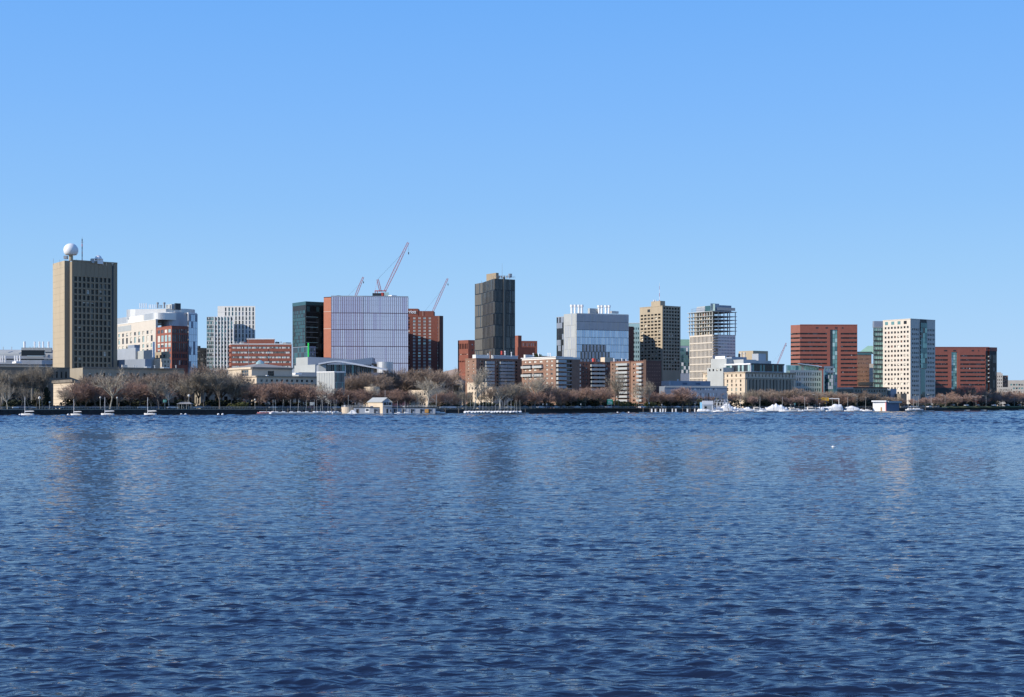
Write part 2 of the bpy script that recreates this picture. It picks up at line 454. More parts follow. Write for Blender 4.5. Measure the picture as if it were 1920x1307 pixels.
def block(b, L, C, Rr, D, ytop, m, a=GRID, left=None, front=None, z0=GZ, roof=None, cop=None, dep=22, part='wall', ybot=None, la=None, coph=.5):
    b.nb=getattr(b,'nb',0)+1; part=f'{part}#{b.nb}'
    if front: front=dict(front,wall=part)
    if left: left=dict(left,wall=part)
    """box whose near vertical edge stands at picture column C, distance D; left face runs to column L, front face to column Rr"""
    P=W(C,D); Rt=go(P,a,Rr) if Rr is not None else (P[0]+dep*math.cos(a),P[1]+dep*math.sin(a))
    la=(a+math.pi/2) if la is None else la
    Lf=go(P,la,L) if L is not None else (P[0]+dep*math.cos(la),P[1]+dep*math.sin(la))
    if left is None and math.dist(Lf,P)<6: Lf=(P[0]*(1+16/D),P[1]*(1+16/D))
    Bk=(Rt[0]+Lf[0]-P[0],Rt[1]+Lf[1]-P[1])
    z1=Z(ytop,D)
    if ybot is not None: z0=Z(ybot,D)
    skip=[]
    if front: skip.append(0); facade(b,P,Rt,z0,z1,m,front,D)
    if left: skip.append(3); facade(b,Lf,P,z0,z1,m,left,D)
    b.prism(part,[P,Rt,Bk,Lf],z0,z1,m,top=roof or roofm,skip=skip)
    if cop:
        for A,B in ((P,Rt),(Rt,Bk),(Bk,Lf),(Lf,P)):
            b.obox('parapet',A,B,z1-coph*.4,z1+coph*.6,.18,cop,-.3 if False else 0)
    return P,Rt,Bk,Lf,z1
def balconies(b, P, Q, zs, dep, hp, mp, ms, name='balcony'):
    dx,dy=Q[0]-P[0],Q[1]-P[1]; L=math.hypot(dx,dy); rz=math.atan2(dy,dx)
    q=MB(); q.box(0,L,-dep,0,-.12,.12,ms)
    q.box(0,L,-dep-.08,-dep+.04,.06,hp,mp); q.box(-.05,.07,-dep,0,.06,hp,mp); q.box(L-.07,L+.05,-dep,0,.06,hp,mp)
    me=q.mesh(name); p=b.l(P)
    for z in zs: inst(name,me,b.o,(p[0],p[1],z-GZ),rz)
def vent(b, px, D, ytop, ybot, hw, m=silver, name='roof_vent', cap=True, n=10):
    r=hw*D/F; z0,z1=Z(ybot,D)-GZ,Z(ytop,D)-GZ; c=b.l(W(px,D))
    prof=[(r*.8,0),(r*.8,(z1-z0)*.72)]+([(r*1.15,(z1-z0)*.76),(r*1.15,z1-z0)] if cap else [(r*.8,z1-z0)])
    q=MB(); q.lathe((0,0,0),prof,m,n); q.build(name,b.o,(c[0],c[1],z0))
def roofbox(b, px0, px1, D, ytop, ybot, m, name='rooftop_unit', a=GRID, frac=.6, dep=None):
    """small rooftop box: corner between px0 and px1"""
    c=px0+(px1-px0)*(1-frac)
    def f(q): block_s(b,q,px0,c,px1,D,ytop,ybot,m,a)
    return b.single(name,f)
def block_s(b,q,L,C,Rr,D,ytop,ybot,m,a=GRID):
    P=W(C,D); Rt=go(P,a,Rr); Lf=go(P,a+math.pi/2,L); Bk=(Rt[0]+Lf[0]-P[0],Rt[1]+Lf[1]-P[1])
    b.prism(q,[P,Rt,Bk,Lf],Z(ybot,D),Z(ytop,D),m)
def rail(b, P, Q, z, h=1.1, n=None, m=None, name='roof_railing'):
    L=math.dist(P,Q); n=n or max(2,int(L/3)); m=m or steel
    def f(q):
        for k in range(n+1):
            t=k/n; p=(P[0]+(Q[0]-P[0])*t,P[1]+(Q[1]-P[1])*t); b.bar(q,(*p,z),(*p,z+h),.05,m)
        for zz in (h,.55*h): b.bar(q,(*P,z+zz),(*Q,z+zz),.05,m)
    b.single(name,f)

# ================================================================ the skyline, left to right
# --- slab tower with radome
def slab_tower():
    D=800; b=Bld('slab_tower','tall concrete slab tower with white radome ball on its roof, leftmost tower',135,D)
    P=W(135,D); Rt=go(P,GRID,220)
    z1=Z(488,D); L2=go(P,GRID+math.pi/2,131)
    Bk=(Rt[0]+L2[0]-P[0],Rt[1]+L2[1]-P[1])
    # main front: nine window bays between end piers
    A=go(P,GRID,137); E=go(P,GRID,209.5); E2=go(P,GRID,213)
    facade(b,P,A,GZ,z1,concrete,dict(rows=(500,510,1),n=1,skip=lambda i,j:True),D)
    facade(b,A,E,GZ,z1,concrete,dict(rows=(516.5,691,15),n=9,ml=.012,mr=.012,wf=.64,hf=.74,dep=.9,glass=[(glassdark,8),(glassmid,1)],blind=.07,mull=(0,1),fm=darkmetal),D)
    nx,ny=math.sin(GRID),-math.cos(GRID)
    b.single('shadow_line',lambda q:b.prism(q,[E,E2,(E2[0]-nx*1.5,E2[1]-ny*1.5),(E[0]-nx*1.5,E[1]-ny*1.5)],GZ,z1-.6,darkmetal))  # dark flush strip paints a vertical shadow line
    facade(b,E2,Rt,GZ,z1,concrete,dict(rows=(500,510,1),n=1,skip=lambda i,j:True),D)
    b.prism('wall',[P,Rt,Bk,L2],GZ+.1,z1-.6,concrete,top=roofm,skip=[0])
    # floor bands and blank panel joints on the top storey
    for k in range(16):
        zz=Z(516.5+174.5*k/15,D)
        b.single('floor_band',lambda q:b.obox(q,A,E,zz-.16,zz+.16,.12,concrete))
    for k in range(10):
        p0=go(P,GRID,137+72.5*k/9)
        b.bar('panel_rib',(p0[0]+nx*.05,p0[1]+ny*.05,Z(515,D)),(p0[0]+nx*.05,p0[1]+ny*.05,z1-.7),.12,concrete)
    b.single('parapet',lambda q:b.obox(q,P,Rt,z1-.5,z1+.35,.15,concrete))
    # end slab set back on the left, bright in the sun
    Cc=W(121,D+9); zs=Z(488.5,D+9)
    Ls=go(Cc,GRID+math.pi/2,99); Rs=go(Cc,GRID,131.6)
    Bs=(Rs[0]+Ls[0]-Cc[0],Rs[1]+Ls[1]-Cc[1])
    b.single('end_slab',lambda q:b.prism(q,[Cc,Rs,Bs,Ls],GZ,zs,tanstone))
    for k in range(1,23):
        zz=GZ+(zs-GZ)*k/23
        b.single('panel_joint',lambda q:b.obox(q,Ls,Cc,zz-.05,zz+.05,.05,limestone))
    # radome on its stalk
    c=b.l(W(133,D+3)); zr=Z(488,D)-GZ; r=13.2*D/F
    q=MB(); q.lathe((0,0,0),[(r*.30,0),(r*.30,3.2)],tanstone,10); st=q.build('radome_stalk',b.o,(c[0],c[1],zr))
    q=MB(); q.lathe((0,0,0),[(r*math.sin(t)*1.02,r-r*.995*math.cos(t)) for t in [R(48+132*i/12) for i in range(13)]][:-1],whitepaint,24)
    q.build('radome',b.o,(c[0],c[1],Z(481.5,D)-GZ),smooth=True)
    q=MB(); q.box(-r*.95,-r*.5,-1.3,1.3,-1.9,-.1,steel); q.build('radome_bracket',b.o,(c[0],c[1],zr+3))
    # mast with red and white bands
    mx=b.l(W(154,D+5))
    def mast(qn):
        m_=b.M(qn); z_a=zr-.5; z_b=Z(446,D)-GZ
        for k in range(9):
            a_=z_a+(z_b-z_a)*k/9; c_=z_a+(z_b-z_a)*(k+1)/9
            m_.bar((mx[0],mx[1],a_),(mx[0],mx[1],c_),.26,(red,steel,darkmetal)[k%3],6)
        m_.bar((mx[0]-.8,mx[1],z_b-2),(mx[0]+.8,mx[1],z_b-2),.1,steel); m_.bar((mx[0],mx[1],z_b),(mx[0],mx[1],z_b+1.2),.07,steel)
    b.single('antenna_mast',mast)
    # small observatory
    roofbox(b,169.5,177,D+6,484.5,493,palegrey); roofbox(b,176,193.5,D+8,484.5,494.5,whitepaint,name='observatory_room')
    ob=b.l(W(184.5,D+10)); q=MB(); rr=6.3*D/F
    q.lathe((0,0,0),[(rr*1.35,-.3),(rr*1.35,.1),(rr,.1)]+[(rr*math.cos(R(15*i)),.2+rr*math.sin(R(15*i))) for i in range(6)]+[(.05,.2+rr)],whitepaint,18)
    q.build('observatory_dome',b.o,(ob[0],ob[1],Z(482,D)-GZ),smooth=True)
    for px,yt in ((100,480),(112,482),(193.5,487),(200,490),(143,484),(211,492)):
        p=W(px,D+(14 if px<120 else 6)); b.bar('whip_antenna',(*p,Z(493 if px<190 else 496,D)),(*p,Z(yt,D)),.09,steel)
    b.finish()
slab_tower()

# --- metal-clad laboratory at the left edge, arched roof and white stacks
def lab_left():
    D=930; b=Bld('laboratory','grey metal laboratory with barrel roof and white exhaust stacks behind slab tower, far left',-40,D)
    a=R(8)
    P,Rt,Bk,Lf,z1=block(b,None,-60,118,D,667,greymetal,a=a,roof=greymetal,front=dict(rows=(668,700,3),n=1,wf=.96,hf=.22,mull=(24,0),fm=darkmetal,blind=.1,name='ribbon_window'))
    z0=z1; ux,uy=math.cos(a),math.sin(a)
    def barrel(q,pa,pb,m):
        A=go(W(-60,D),a,pa);B=go(W(-60,D),a,pb); m_=b.M(q); r=4.6
        A_=b.l(A);B_=b.l(B); bx,by=-uy,ux
        pr=[(r*(1-math.cos(R(90*i/6)))*1.2, r*math.sin(R(90*i/6))) for i in range(7)]+[(18,r*1.05)]
        for (s0,h0),(s1,h1) in zip(pr,pr[1:]):
            m_.face([(A_[0]+bx*s0,A_[1]+by*s0,z0-GZ+h0),(B_[0]+bx*s0,B_[1]+by*s0,z0-GZ+h0),(B_[0]+bx*s1,B_[1]+by*s1,z0-GZ+h1),(A_[0]+bx*s1,A_[1]+by*s1,z0-GZ+h1)],m)
        for E_ in (A_,B_):
            m_.face([(E_[0]+bx*s0,E_[1]+by*s0,z0-GZ+h0) for s0,h0 in pr]+[(E_[0]+bx*18,E_[1]+by*18,z0-GZ)],m)
    b.single('barrel_roof',lambda q:barrel(q,-60,40,palegrey)); b.single('barrel_roof',lambda q:barrel(q,84,116,palegrey))
    b.single('roof_glazing',lambda q:block_s(b,q,40,40.2,84,D+1,656.5,667,glassdark,a))
    roofbox(b,40,98,D+8,652,660,palegrey,a=a,frac=.97)
    for px,hw in ((46,2.6),(65,1.8),(74,1.8),(81,1.8),(91,2)): vent(b,px,D+10,640.5,654,hw,whitepaint,'exhaust_stack',cap=False)
    for px in (6,22,56,62,70,84): vent(b,px,D+3,650,656,.8,silver,'roof_pipe',cap=False,n=6)
    for px in (1,5,10,28,32.5,37.5):
        p=W(px,D-3); b.bar('white_duct',(*p,Z(680,D)),(*p,Z(667,D)),.5,whitepaint,6)
    b.single('roof_deck',lambda q:block_s(b,q,21,30,41,D-9,677.5,681,whitepaint))
    b.finish()
lab_left()

def dark_hall_left():
    D=650; b=Bld('stone_hall','dark shaded stone hall with tall pilasters behind the trees at left edge',52,D)
    block(b,30,56,131,D+55,689,darkstone,cop=darkstone,front=dict(rows=(692,712,1),n=8,wf=.35,hf=.6,dep=.4,blind=.1))
    P=W(-150,D-25); a=R(22)
    P2,Rt,Bk,Lf,z1=block(b,None,-150,97,D-25,686,darkstone,a=a,cop=limestone,front=dict(rows=(705,757,2),n=16,wf=.42,hf=.75,dep=.7,mull=(1,2),fm=darkmetal,blind=.12))
    b.single('cornice',lambda q:b.obox(q,P2,Rt,Z(701,D-25),Z(699,D-25),.9,darkstone))
    for k in range(17):
        t=.04+.92*k/16; p=(P2[0]+(Rt[0]-P2[0])*t,P2[1]+(Rt[1]-P2[1])*t)
        nx,ny=math.sin(a),-math.cos(a)
        def col(q):
            m_=b.M(q); pl=b.l(p); m_.lathe((pl[0]+nx*.7,pl[1]+ny*.7,.2),[(.75,0),(.65,.6),(.55,Z(702,D-25)-GZ-1),(.8,Z(702,D-25)-GZ-.3)],limestone,8)
        b.single('column',col)
    roofbox(b,49,57,D,688,697,limestone,name='chimney')  # pale box stands in for a sunlit bit of pier
    b.finish()
dark_hall_left()

def long_hall():
    D=608; b=Bld('stone_hall','long low dark stone hall with sunlit blank end wall below the slab tower',139,D)
    sp=dict(rows=(722,760,2),n=15,wf=.34,hf=.72,dep=.6,mull=(1,2),fm=darkmetal,blind=.12)
    P,Rt,Bk,Lf,z1=block(b,100.5,139,372,D,716,darkstone,front=sp,roof=roofm)
    b.single('cornice',lambda q:b.obox(q,P,Rt,z1-.6,z1+.7,.7,limestone)); b.single('cornice',lambda q:b.obox(q,Lf,P,z1-.2,z1+1.1,.9,darkstone))
    b.single('end_wall',lambda q:b.obox(q,Lf,P,GZ,z1-.2,.12,creamstone))  # paler stone facing puts sunlight into the end wall's colour
    for k in range(7):
        zz=GZ+(z1-GZ)*(k+.5)/7.2
        b.single('stone_course',lambda q:b.obox(q,Lf,P,zz-.06,zz+.06,.06,limestone,.12))
    P,Rt,Bk,Lf,z2=block(b,131,155,345,D+42,689.5,limestone,roof=roofm,left=dict(rows=(690,711,1),n=1,skip=lambda i,j:True),front=dict(rows=(694,712,1),n=14,wf=.3,hf=.5,dep=.5,blind=.1),part='wall')
    b.single('parapet',lambda q:b.obox(q,P,Rt,z2-.4,z2+.5,.4,darkstone))
    roofbox(b,228,239,D+60,684,690,cream,frac=.9); roofbox(b,270,283,D+60,687,690,silver); roofbox(b,300,318,D+60,688,690.5,silver)
    for px in (252,256,290,330): vent(b,px,D+58,685,690,1.2,silver)
    # east pavilion with lit piers seen between the trees
    P,Rt,Bk,Lf,z3=block(b,365,376,470,D+20,716,limestone,left=dict(rows=(722,760,2),n=2,wf=.4,hf=.7,dep=.5),front=dict(rows=(720,760,2),n=5,wf=.4,hf=.7,dep=.5))
    b.finish()
long_hall()

def white_lab():
    D=960; b=Bld('laboratory','big white laboratory with rounded metal crown, brick bay and blue glass end',300,D)
    # masonry block, left face in the sun
    P,Rt,Bk,Lf,z1=block(b,190,292,296,D,599,cream,cop=white,left=dict(rows=(614,663,4),n=13,ml=.02,mr=.03,wf=.45,hf=.70,dep=.4,
        zr=[(618,624.5),(627.5,639),(643,650),(653,661)],glass=[(glassmid,5),(glasscyan,5),(glassdark,1)],blind=.5,mull=(1,0),fm=white))
    b.single('louvre_panel',lambda q:b.obox(q,go(P,GRID+math.pi/2,221),go(P,GRID+math.pi/2,246),Z(614,D),Z(603,D),.1,palegrey))
    # rounded metal crown: drums with round ends along a line
    def crown(name,A,B,r,zt,zb,m,back=30):
        def f(q):
            a_=b.l(A);b_=b.l(B); L=math.dist(a_,b_); ux,uy=(b_[0]-a_[0])/L,(b_[1]-a_[1])/L; nx,ny=uy,-ux; pts=[]
            fr=lambda u,v:(a_[0]+ux*u-nx*v, a_[1]+uy*u-ny*v)
            for i in range(9): t=R(180+90*i/8); pts.append(fr(r+r*math.cos(t), r+r*math.sin(t)))
            for i in range(9): t=R(270+90*i/8); pts.append(fr(L-r+r*math.cos(t), r+r*math.sin(t)))
            pts+=[fr(L,back),fr(0,back)]
            b.M(q).prism(pts,zb-GZ,zt-GZ,m)
        b.single(name,f)
    lg=lambda px:go(P,GRID+math.pi/2,px)
    zc0,zc1=z1+.1,Z(586,D)
    crown('metal_crown',lg(190),lg(243),9,zc1,zc0,silver); crown('metal_crown',lg(240),lg(268),3,zc1-.4,zc0,white,20); crown('metal_crown',lg(264),lg(293),8,zc1,zc0,silver,20)
    TW=W(299,D+6)
    crown('metal_tower',TW,go(TW,R(8),352.5),11,Z(584,D),GZ,greymetal,20)
    crown('penthouse',W(226,D+45),go(W(226,D+45),R(-12),350),12,Z(577.5,D+30),Z(590,D),silver,14)
    for k,px in enumerate((262.5,266.5,270.5,274.5,280,283,287,291)): vent(b,px,D+30,568.5 if k<4 else 571,578,1.1,whitepaint,'exhaust_stack',cap=False,n=6)
    for px in (295.5,308): vent(b,px,D+34,567,578,2,steel,'exhaust_fan')
    for px in (300,303,313): vent(b,px,D+34,572,578,1,steel,'roof_pipe',n=6)
    roofbox(b,311,329,D+34,570,580,palegrey,frac=.4)
    b.single('louvre_box',lambda q:block_s(b,q,327,329,339,D+22,568.5,580.5,darkmetal))
    b.single('roof_fascia',lambda q:block_s(b,q,344,353,369,D+12,586,588,whitepaint))
    # brick bay
    block(b,293,322,352,D-32,611.5,brick,cop=brick,
      left=dict(rows=(614,690,1),n=4,ml=.05,mr=.03,wf=.70,dep=.15,zr=[(616.5,623),(627,639.5),(642,650),(653,659),(663,670),(674,681)],glass=[(glassmid,2),(glasscyan,4)],blind=.65,mull=(1,0),fm=white),
      front=dict(rows=(615,690,1),n=7,ml=.02,mr=.03,wf=.72,dep=.3,zr=[(616.5,624),(627,640),(643,659),(663,671),(675,684)],glass=[(glassdark,6),(glassmid,3)],blind=.05,mull=(1,0),fm=greymetal))
    # blue glass end
    block(b,351.5,353.5,370.5,D+2,588,greymetal,front=dict(curtain=1,rows=(590,690,8),n=4,glass=[(glassblue,5),(bluegrey,1)],gap=.15),left=dict(rows=(600,690,8),n=1,wf=.9,hf=.8))
    b.finish()
white_lab()

def angular_metal():
    D=860; b=Bld('metal_clad_building','low angular grey metal building right beside the slab tower',250,D)
    block(b,216,254,262,D,652,greymetal,roof=greymetal,ybot=None)
    block(b,243,283,290,D-18,656,palegrey,roof=silver,left=dict(rows=(657,690,1),n=1,skip=lambda i,j:True))
    block(b,240,252,262,D+8,646.5,bluegrey)
    block(b,216,272,284,D-60,673,bluegrey,la=R(140))
    block(b,280,306,319,D-30,672,creamstone,front=dict(rows=(674,690,2),n=2,wf=.4,hf=.5))
    block(b,284,312,318,D-10,659,tanstone,left=dict(rows=(664,671,1),n=4,wf=.5,hf=.8,dep=.3,blind=.3))
    vent(b,288,D-30,641,670,3,whitepaint,'exhaust_stack',cap=False)
    b.finish()
angular_metal()

def dark_small():
    D=1250; b=Bld('office_block','small dark office block between white laboratory and white striped twin towers',378,D)
    block(b,364,366,388.5,D,652,darkmetal,a=R(34),front=dict(rows=(656,690,5),n=7,wf=.5,hf=.55,dep=.3,blind=.15))
    roofbox(b,370,376,D+10,648.5,652.5,darkmetal)
    b.finish()
dark_small()

def twin(back):
    if back:
        D=1220; b=Bld('striped_tower','taller white striped tower half in shadow, behind its lower twin',444,D)
        a=R(-3); P=W(408,D); m=white
        Q=go(P,a,478.5)
        yt,nf=574,14; pan0=420
    else:
        D=1190; b=Bld('striped_tower','lower white striped glass tower standing in front of its taller twin',413,D)
        a=R(-3); P=W(387.5,D); Q=go(P,a,438); yt=594; nf=12
    z1=Z(yt,D); dd=26; kk=(D+dd)/D; Bk=(Q[0]*kk-.5,Q[1]*kk); Bl=(P[0]*kk,P[1]*kk)
    b.prism('wall',[P,Q,Bk,Bl],GZ,z1,white,top=roofm,skip=[0])
    if back:
        A=go(P,a,420)
        facade(b,P,A,GZ,z1,white,dict(rows=(580,590,1),n=1,skip=lambda i,j:True),D)
        facade(b,A,Q,GZ,z1,white,dict(rows=(576,692,nf),n=9,ml=0,mr=.01,wf=.44,hf=.86,dep=.55,glass=[(glassmid,4),(glassteal,4),(bluegrey,2)],blind=.06),D)
        b.single('score_line',lambda q:b.obox(q,P,A,Z(585.5,D),Z(585,D),.05,palegrey))
        zlines=[]
    else:
        A=go(P,a,402)
        facade(b,P,A,GZ,z1,palegrey,dict(rows=(594,692,13),n=1,ml=.03,mr=.03,wf=1,hf=.74,dep=.3,glass=[(glassgreen,4),(glassteal,3),(glassmid,3)],blind=.25,mull=(6,0),fm=palegrey,name='ribbon_window'),D)
        facade(b,A,Q,GZ,z1,white,dict(rows=(594.5,692,13),n=6,ml=.0,mr=.02,wf=.62,hf=.80,dep=.6,glass=[(glassmid,4),(glassteal,3),(glassgreen,2)],blind=.12,mull=(1,0),fm=palegrey),D)
        for k in range(7):
            p=go(P,a,402+36*k/6.05)
            b.single('pilaster',lambda q:b.obox(q,(p[0]-.35,p[1]),(p[0]+.35,p[1]),Z(690,D),z1+.3,.7,whitepaint))
    b.finish()
twin(1); twin(0)

def banded_brick():
    D=900; b=Bld('office_block','long low brick office block with white ribbon windows before the striped towers',488,D)
    a=R(0)
    zr=[(650,653.6),(659,662.8),(668,671.8),(676.8,680.6),(685.6,689.5)]
    block(b,429.5,433,547,D,645.3,brick,a=a,cop=whitepaint,coph=.5,left=dict(rows=(646,690,1),zr=zr,n=1,wf=.8,dep=.3),
      front=dict(rows=(646,690,1),zr=zr,n=1,wf=1,ml=.012,mr=.02,dep=.25,glass=[(glassdark,4),(glassmid,3),(glasscyan,2),(white,5)],blind=.35,mull=(46,0),fm=white,name='ribbon_window'),dep=18,la=R(112))
    block(b,462,463,515,D+6,635.8,brick,a=a,ybot=645,cop=whitepaint,dep=12,la=R(96))
    roofbox(b,516,524,D+8,641,645.3,darkmetal); roofbox(b,530,546,D+8,642,645.3,steel)
    for px in (440,444,452,456,485,489,519,527): vent(b,px,D+8,640.5,645.3,1.1,silver,n=6)
    roofbox(b,449,462,D+8,641.5,645.3,silver)
    b.bar('flagpole',(*W(466,D-6),Z(700,D)),(*W(466,D-6),Z(634,D)),.18,steel,6,.1)
    b.finish()
banded_brick()

def domed_hall():
    D=655; b=Bld('classical_hall','stone hall with low grey pyramid roof and lunette windows behind reddish trees',482,D)
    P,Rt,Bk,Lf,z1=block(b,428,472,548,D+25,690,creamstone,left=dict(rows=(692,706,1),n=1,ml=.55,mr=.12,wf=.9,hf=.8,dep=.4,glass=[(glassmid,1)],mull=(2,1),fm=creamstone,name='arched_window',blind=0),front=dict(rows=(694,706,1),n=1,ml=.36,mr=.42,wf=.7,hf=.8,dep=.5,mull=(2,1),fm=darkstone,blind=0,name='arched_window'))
    b.single('cornice',lambda q:b.obox(q,P,Rt,z1-.5,z1+.5,.6,darkstone)); b.single('cornice',lambda q:b.obox(q,Lf,P,z1-.5,z1+.5,.6,creamstone))  # light painted in: dark cornice on the shaded front, cream on the sunlit side
    def pyr(q):
        m_=b.M(q); c=[b.l(p) for p in (P,Rt,Bk,Lf)]; cx=sum(p[0] for p in c)/4; cy=sum(p[1] for p in c)/4; zt=Z(680.5,D+40)-GZ
        for i in range(4):
            A_,B_=c[i],c[(i+1)%4]; m_.face([(A_[0],A_[1],z1-GZ+.5),(B_[0],B_[1],z1-GZ+.5),(cx,cy,zt)],palegrey if 0 else roofm)
        m_.lathe((cx,cy,zt-1.5),[(2.2,0),(2.2,1.6),(1.4,2.4),(.6,3)],glasscyan,10)
    b.single('pyramid_roof',pyr)
    P,Rt,Bk,Lf,z2=block(b,440,481,594,D,705.5,creamstone,left=dict(rows=(708,760,1),n=4,ml=.35,mr=.04,wf=.42,zr=[(710.5,715),(724,738),(744,758)],dep=.4,mull=(1,1),fm=creamstone,blind=.1),
       front=dict(rows=(708,760,1),n=11,wf=.42,zr=[(711,715.5),(724,738),(744,758)],dep=.5,mull=(1,1),fm=darkmetal,blind=.1))
    for zz in (z2,Z(720,D)):
        b.single('cornice',lambda q:b.obox(q,P,Rt,zz-.3,zz+.3,.5,limestone)); b.single('cornice',lambda q:b.obox(q,Lf,P,zz-.3,zz+.3,.5,creamstone))  # shaded front cornice gets the darker stone, sunlit one the cream
    roofbox(b,498,503.5,D+12,703.5,706,whitepaint)
    b.finish()
domed_hall()

def teal_tower():
    D=1130; b=Bld('glass_tower','dark teal glass tower with green pole in front, left of the finned glass building',573,D)
    block(b,548.5,573.5,612,D,569,darkmetal,cop=glassteal,coph=3,
      left=dict(curtain=1,rows=(581,649,10),n=14,glass=[(glassteal,5),(glassmid,2)],gap=.35,tilt=.004,fin=(darkmetal,.18,.25)),
      front=dict(curtain=1,rows=(573,690,10),n=6,glass=[(glassdark,6),(glassmid,2),(glassteal,1)],gap=.3,tilt=.004,vgap=1.0))
    for k in range(9):
        P=W(573.5,D); zz=Z(594+k*9.6,D)
        b.single('floor_band',lambda q:b.obox(q,go(P,GRID,574),go(P,GRID,596),zz-.25,zz+.25,.15,glasscyan if k in(0,2,5,6) else steel,.2))
    block(b,548.3,578,592,D-20,649,bluegrey,front=dict(rows=(651,690,4),n=4,wf=.8,hf=.75,glass=[(glassmid,1)]),left=dict(curtain=1,rows=(650,690,4),n=9,glass=[(glassteal,1),(glassmid,1)],gap=.2))
    b.finish()
    q=MB(); z=Z(643,880)-GZ; q.bar((0,0,0),(0,0,z),.55,green,8); p=W(578.5,880)
    o=q.build('green_pole',None,(p[0],p[1],GZ),label='bright green vertical pole rising in front of the dark teal glass tower',cat='pole')
teal_tower()

def media_building():
    D=720; b=Bld('modern_hall','grey metal and glass hall with curved white canopy and slanted roofs',640,D)
    block(b,555,578,620,D+60,669.5,palegrey,a=R(36),front=dict(rows=(671,698,1),n=1,skip=lambda i,j:True),roof=greymetal)
    block(b,552,591,600,D+30,683.5,palegrey,roof=greymetal)
    block(b,545,560,592,D+20,698,palegrey,a=R(20))
    roofbox(b,546,566,D-12,699,702.5,whitepaint)
    # slanted dark roofs
    def slant(px0,px1,y0,y1,yb,Dd,m,part):
        A=W(px0,Dd);B=W(px1,Dd+6); a_=b.l(A);b_=b.l(B); m_=b.M(part); q0,q1,zb=Z(y0,Dd)-GZ,Z(y1,Dd)-GZ,Z(yb,Dd)-GZ
        v=[(a_[0],a_[1],zb),(b_[0],b_[1],zb),(b_[0],b_[1],q1),(a_[0],a_[1],q0)]; w_=[(x,y+14,z) for x,y,z in v]
        m_.face(v,m); m_.face([w_[1],w_[0],w_[3],w_[2]],m); m_.face([v[3],v[2],w_[2],w_[3]],m); m_.face([v[1],w_[1],w_[2],v[2]],m); m_.face([w_[0],v[0],v[3],w_[3]],m)
    b.single('slanted_roof',lambda q:slant(577,700,669,676,700,D+40,bluegrey,q)); b.single('slanted_roof',lambda q:slant(638,698,678,669.5,690,D+32,greymetal,q))
    b.single('slanted_roof',lambda q:slant(697,722,681,684,700,D+30,darkmetal,q))
    def drum(q):
        c=b.l(W(722,D+30)); m_=b.M(q); m_.lathe((c[0],c[1],Z(700,D+30)-GZ),[(4.6,0),(4.6,Z(679,D+30)-Z(700,D+30))],silver,24)
    b.single('metal_drum',drum)
    b.single('rear_wall',lambda q:b.prism(q,[W(700,D+22),W(736,D+26),W(736,D+40),W(700,D+40)],GZ,Z(699.5,D+30),greymetal))
    # glass hall under the curved canopy
    P=W(597,D-12); a=R(12); Q=go(P,a,722)
    P,Rt,Bk,Lf,z=block(b,None,597,700,D-12,684,greymetal,a=a,front=dict(curtain=1,rows=(683,706,1),n=26,glass=[(glassdark,5),(glassmid,3),(glassteal,2)],gap=.25,fin=(steel,.15,.25)),dep=16)
    b.single('white_post',lambda q:b.obox(q,go(P,a,646.3),go(P,a,648),Z(700,D),Z(680,D),.5,whitepaint,.6))
    def canopy(q):
        m_=b.M(q); N=16; pts=[]
        for k in range(N+1):
            t=k/N; px=597+128*t; y=681.5-5.5*math.sin(min(1,t*3.2)*math.pi/2)+ (max(0,t-.3)/.7)*15.5
            p=b.l(W(px,D-16+8*t)); pts.append((p[0],p[1],Z(y,D-14)-GZ))
        for A_,B_ in zip(pts,pts[1:]):
            dn=lambda v,d,s=0:(v[0],v[1]+s,v[2]-d)
            m_.face([dn(A_,.75),dn(B_,.75),B_,A_],whitepaint); m_.face([A_,B_,dn(B_,-.4,16),dn(A_,-.4,16)],palegrey); m_.face([dn(B_,.75),dn(A_,.75),dn(A_,.3,16),dn(B_,.3,16)],greymetal)
    b.single('curved_canopy',canopy)
    b.single('canopy_wall',lambda q:b.prism(q,[W(597,D-14),W(611,D-14),W(613,D-4),W(599,D-4)],GZ,Z(682,D),palegrey))
    # pale panelled tower in front, glass return
    Dt=D-62
    P,Rt,Bk,Lf,z=block(b,594,627,646,Dt,697.5,palegrey,a=R(20),la=R(150),cop=whitepaint,front=dict(curtain=1,rows=(699,752,3),n=8,glass=[(glassteal,2),(glassmid,3),(glassdark,1)],gap=.25))
    for k in range(1,7):
        p=(Lf[0]+(P[0]-Lf[0])*k/7,Lf[1]+(P[1]-Lf[1])*k/7)
        b.bar('panel_joint',(p[0],p[1]-.05,GZ),(p[0],p[1]-.05,z-.3),.06,greymetal)
    b.finish()
media_building()

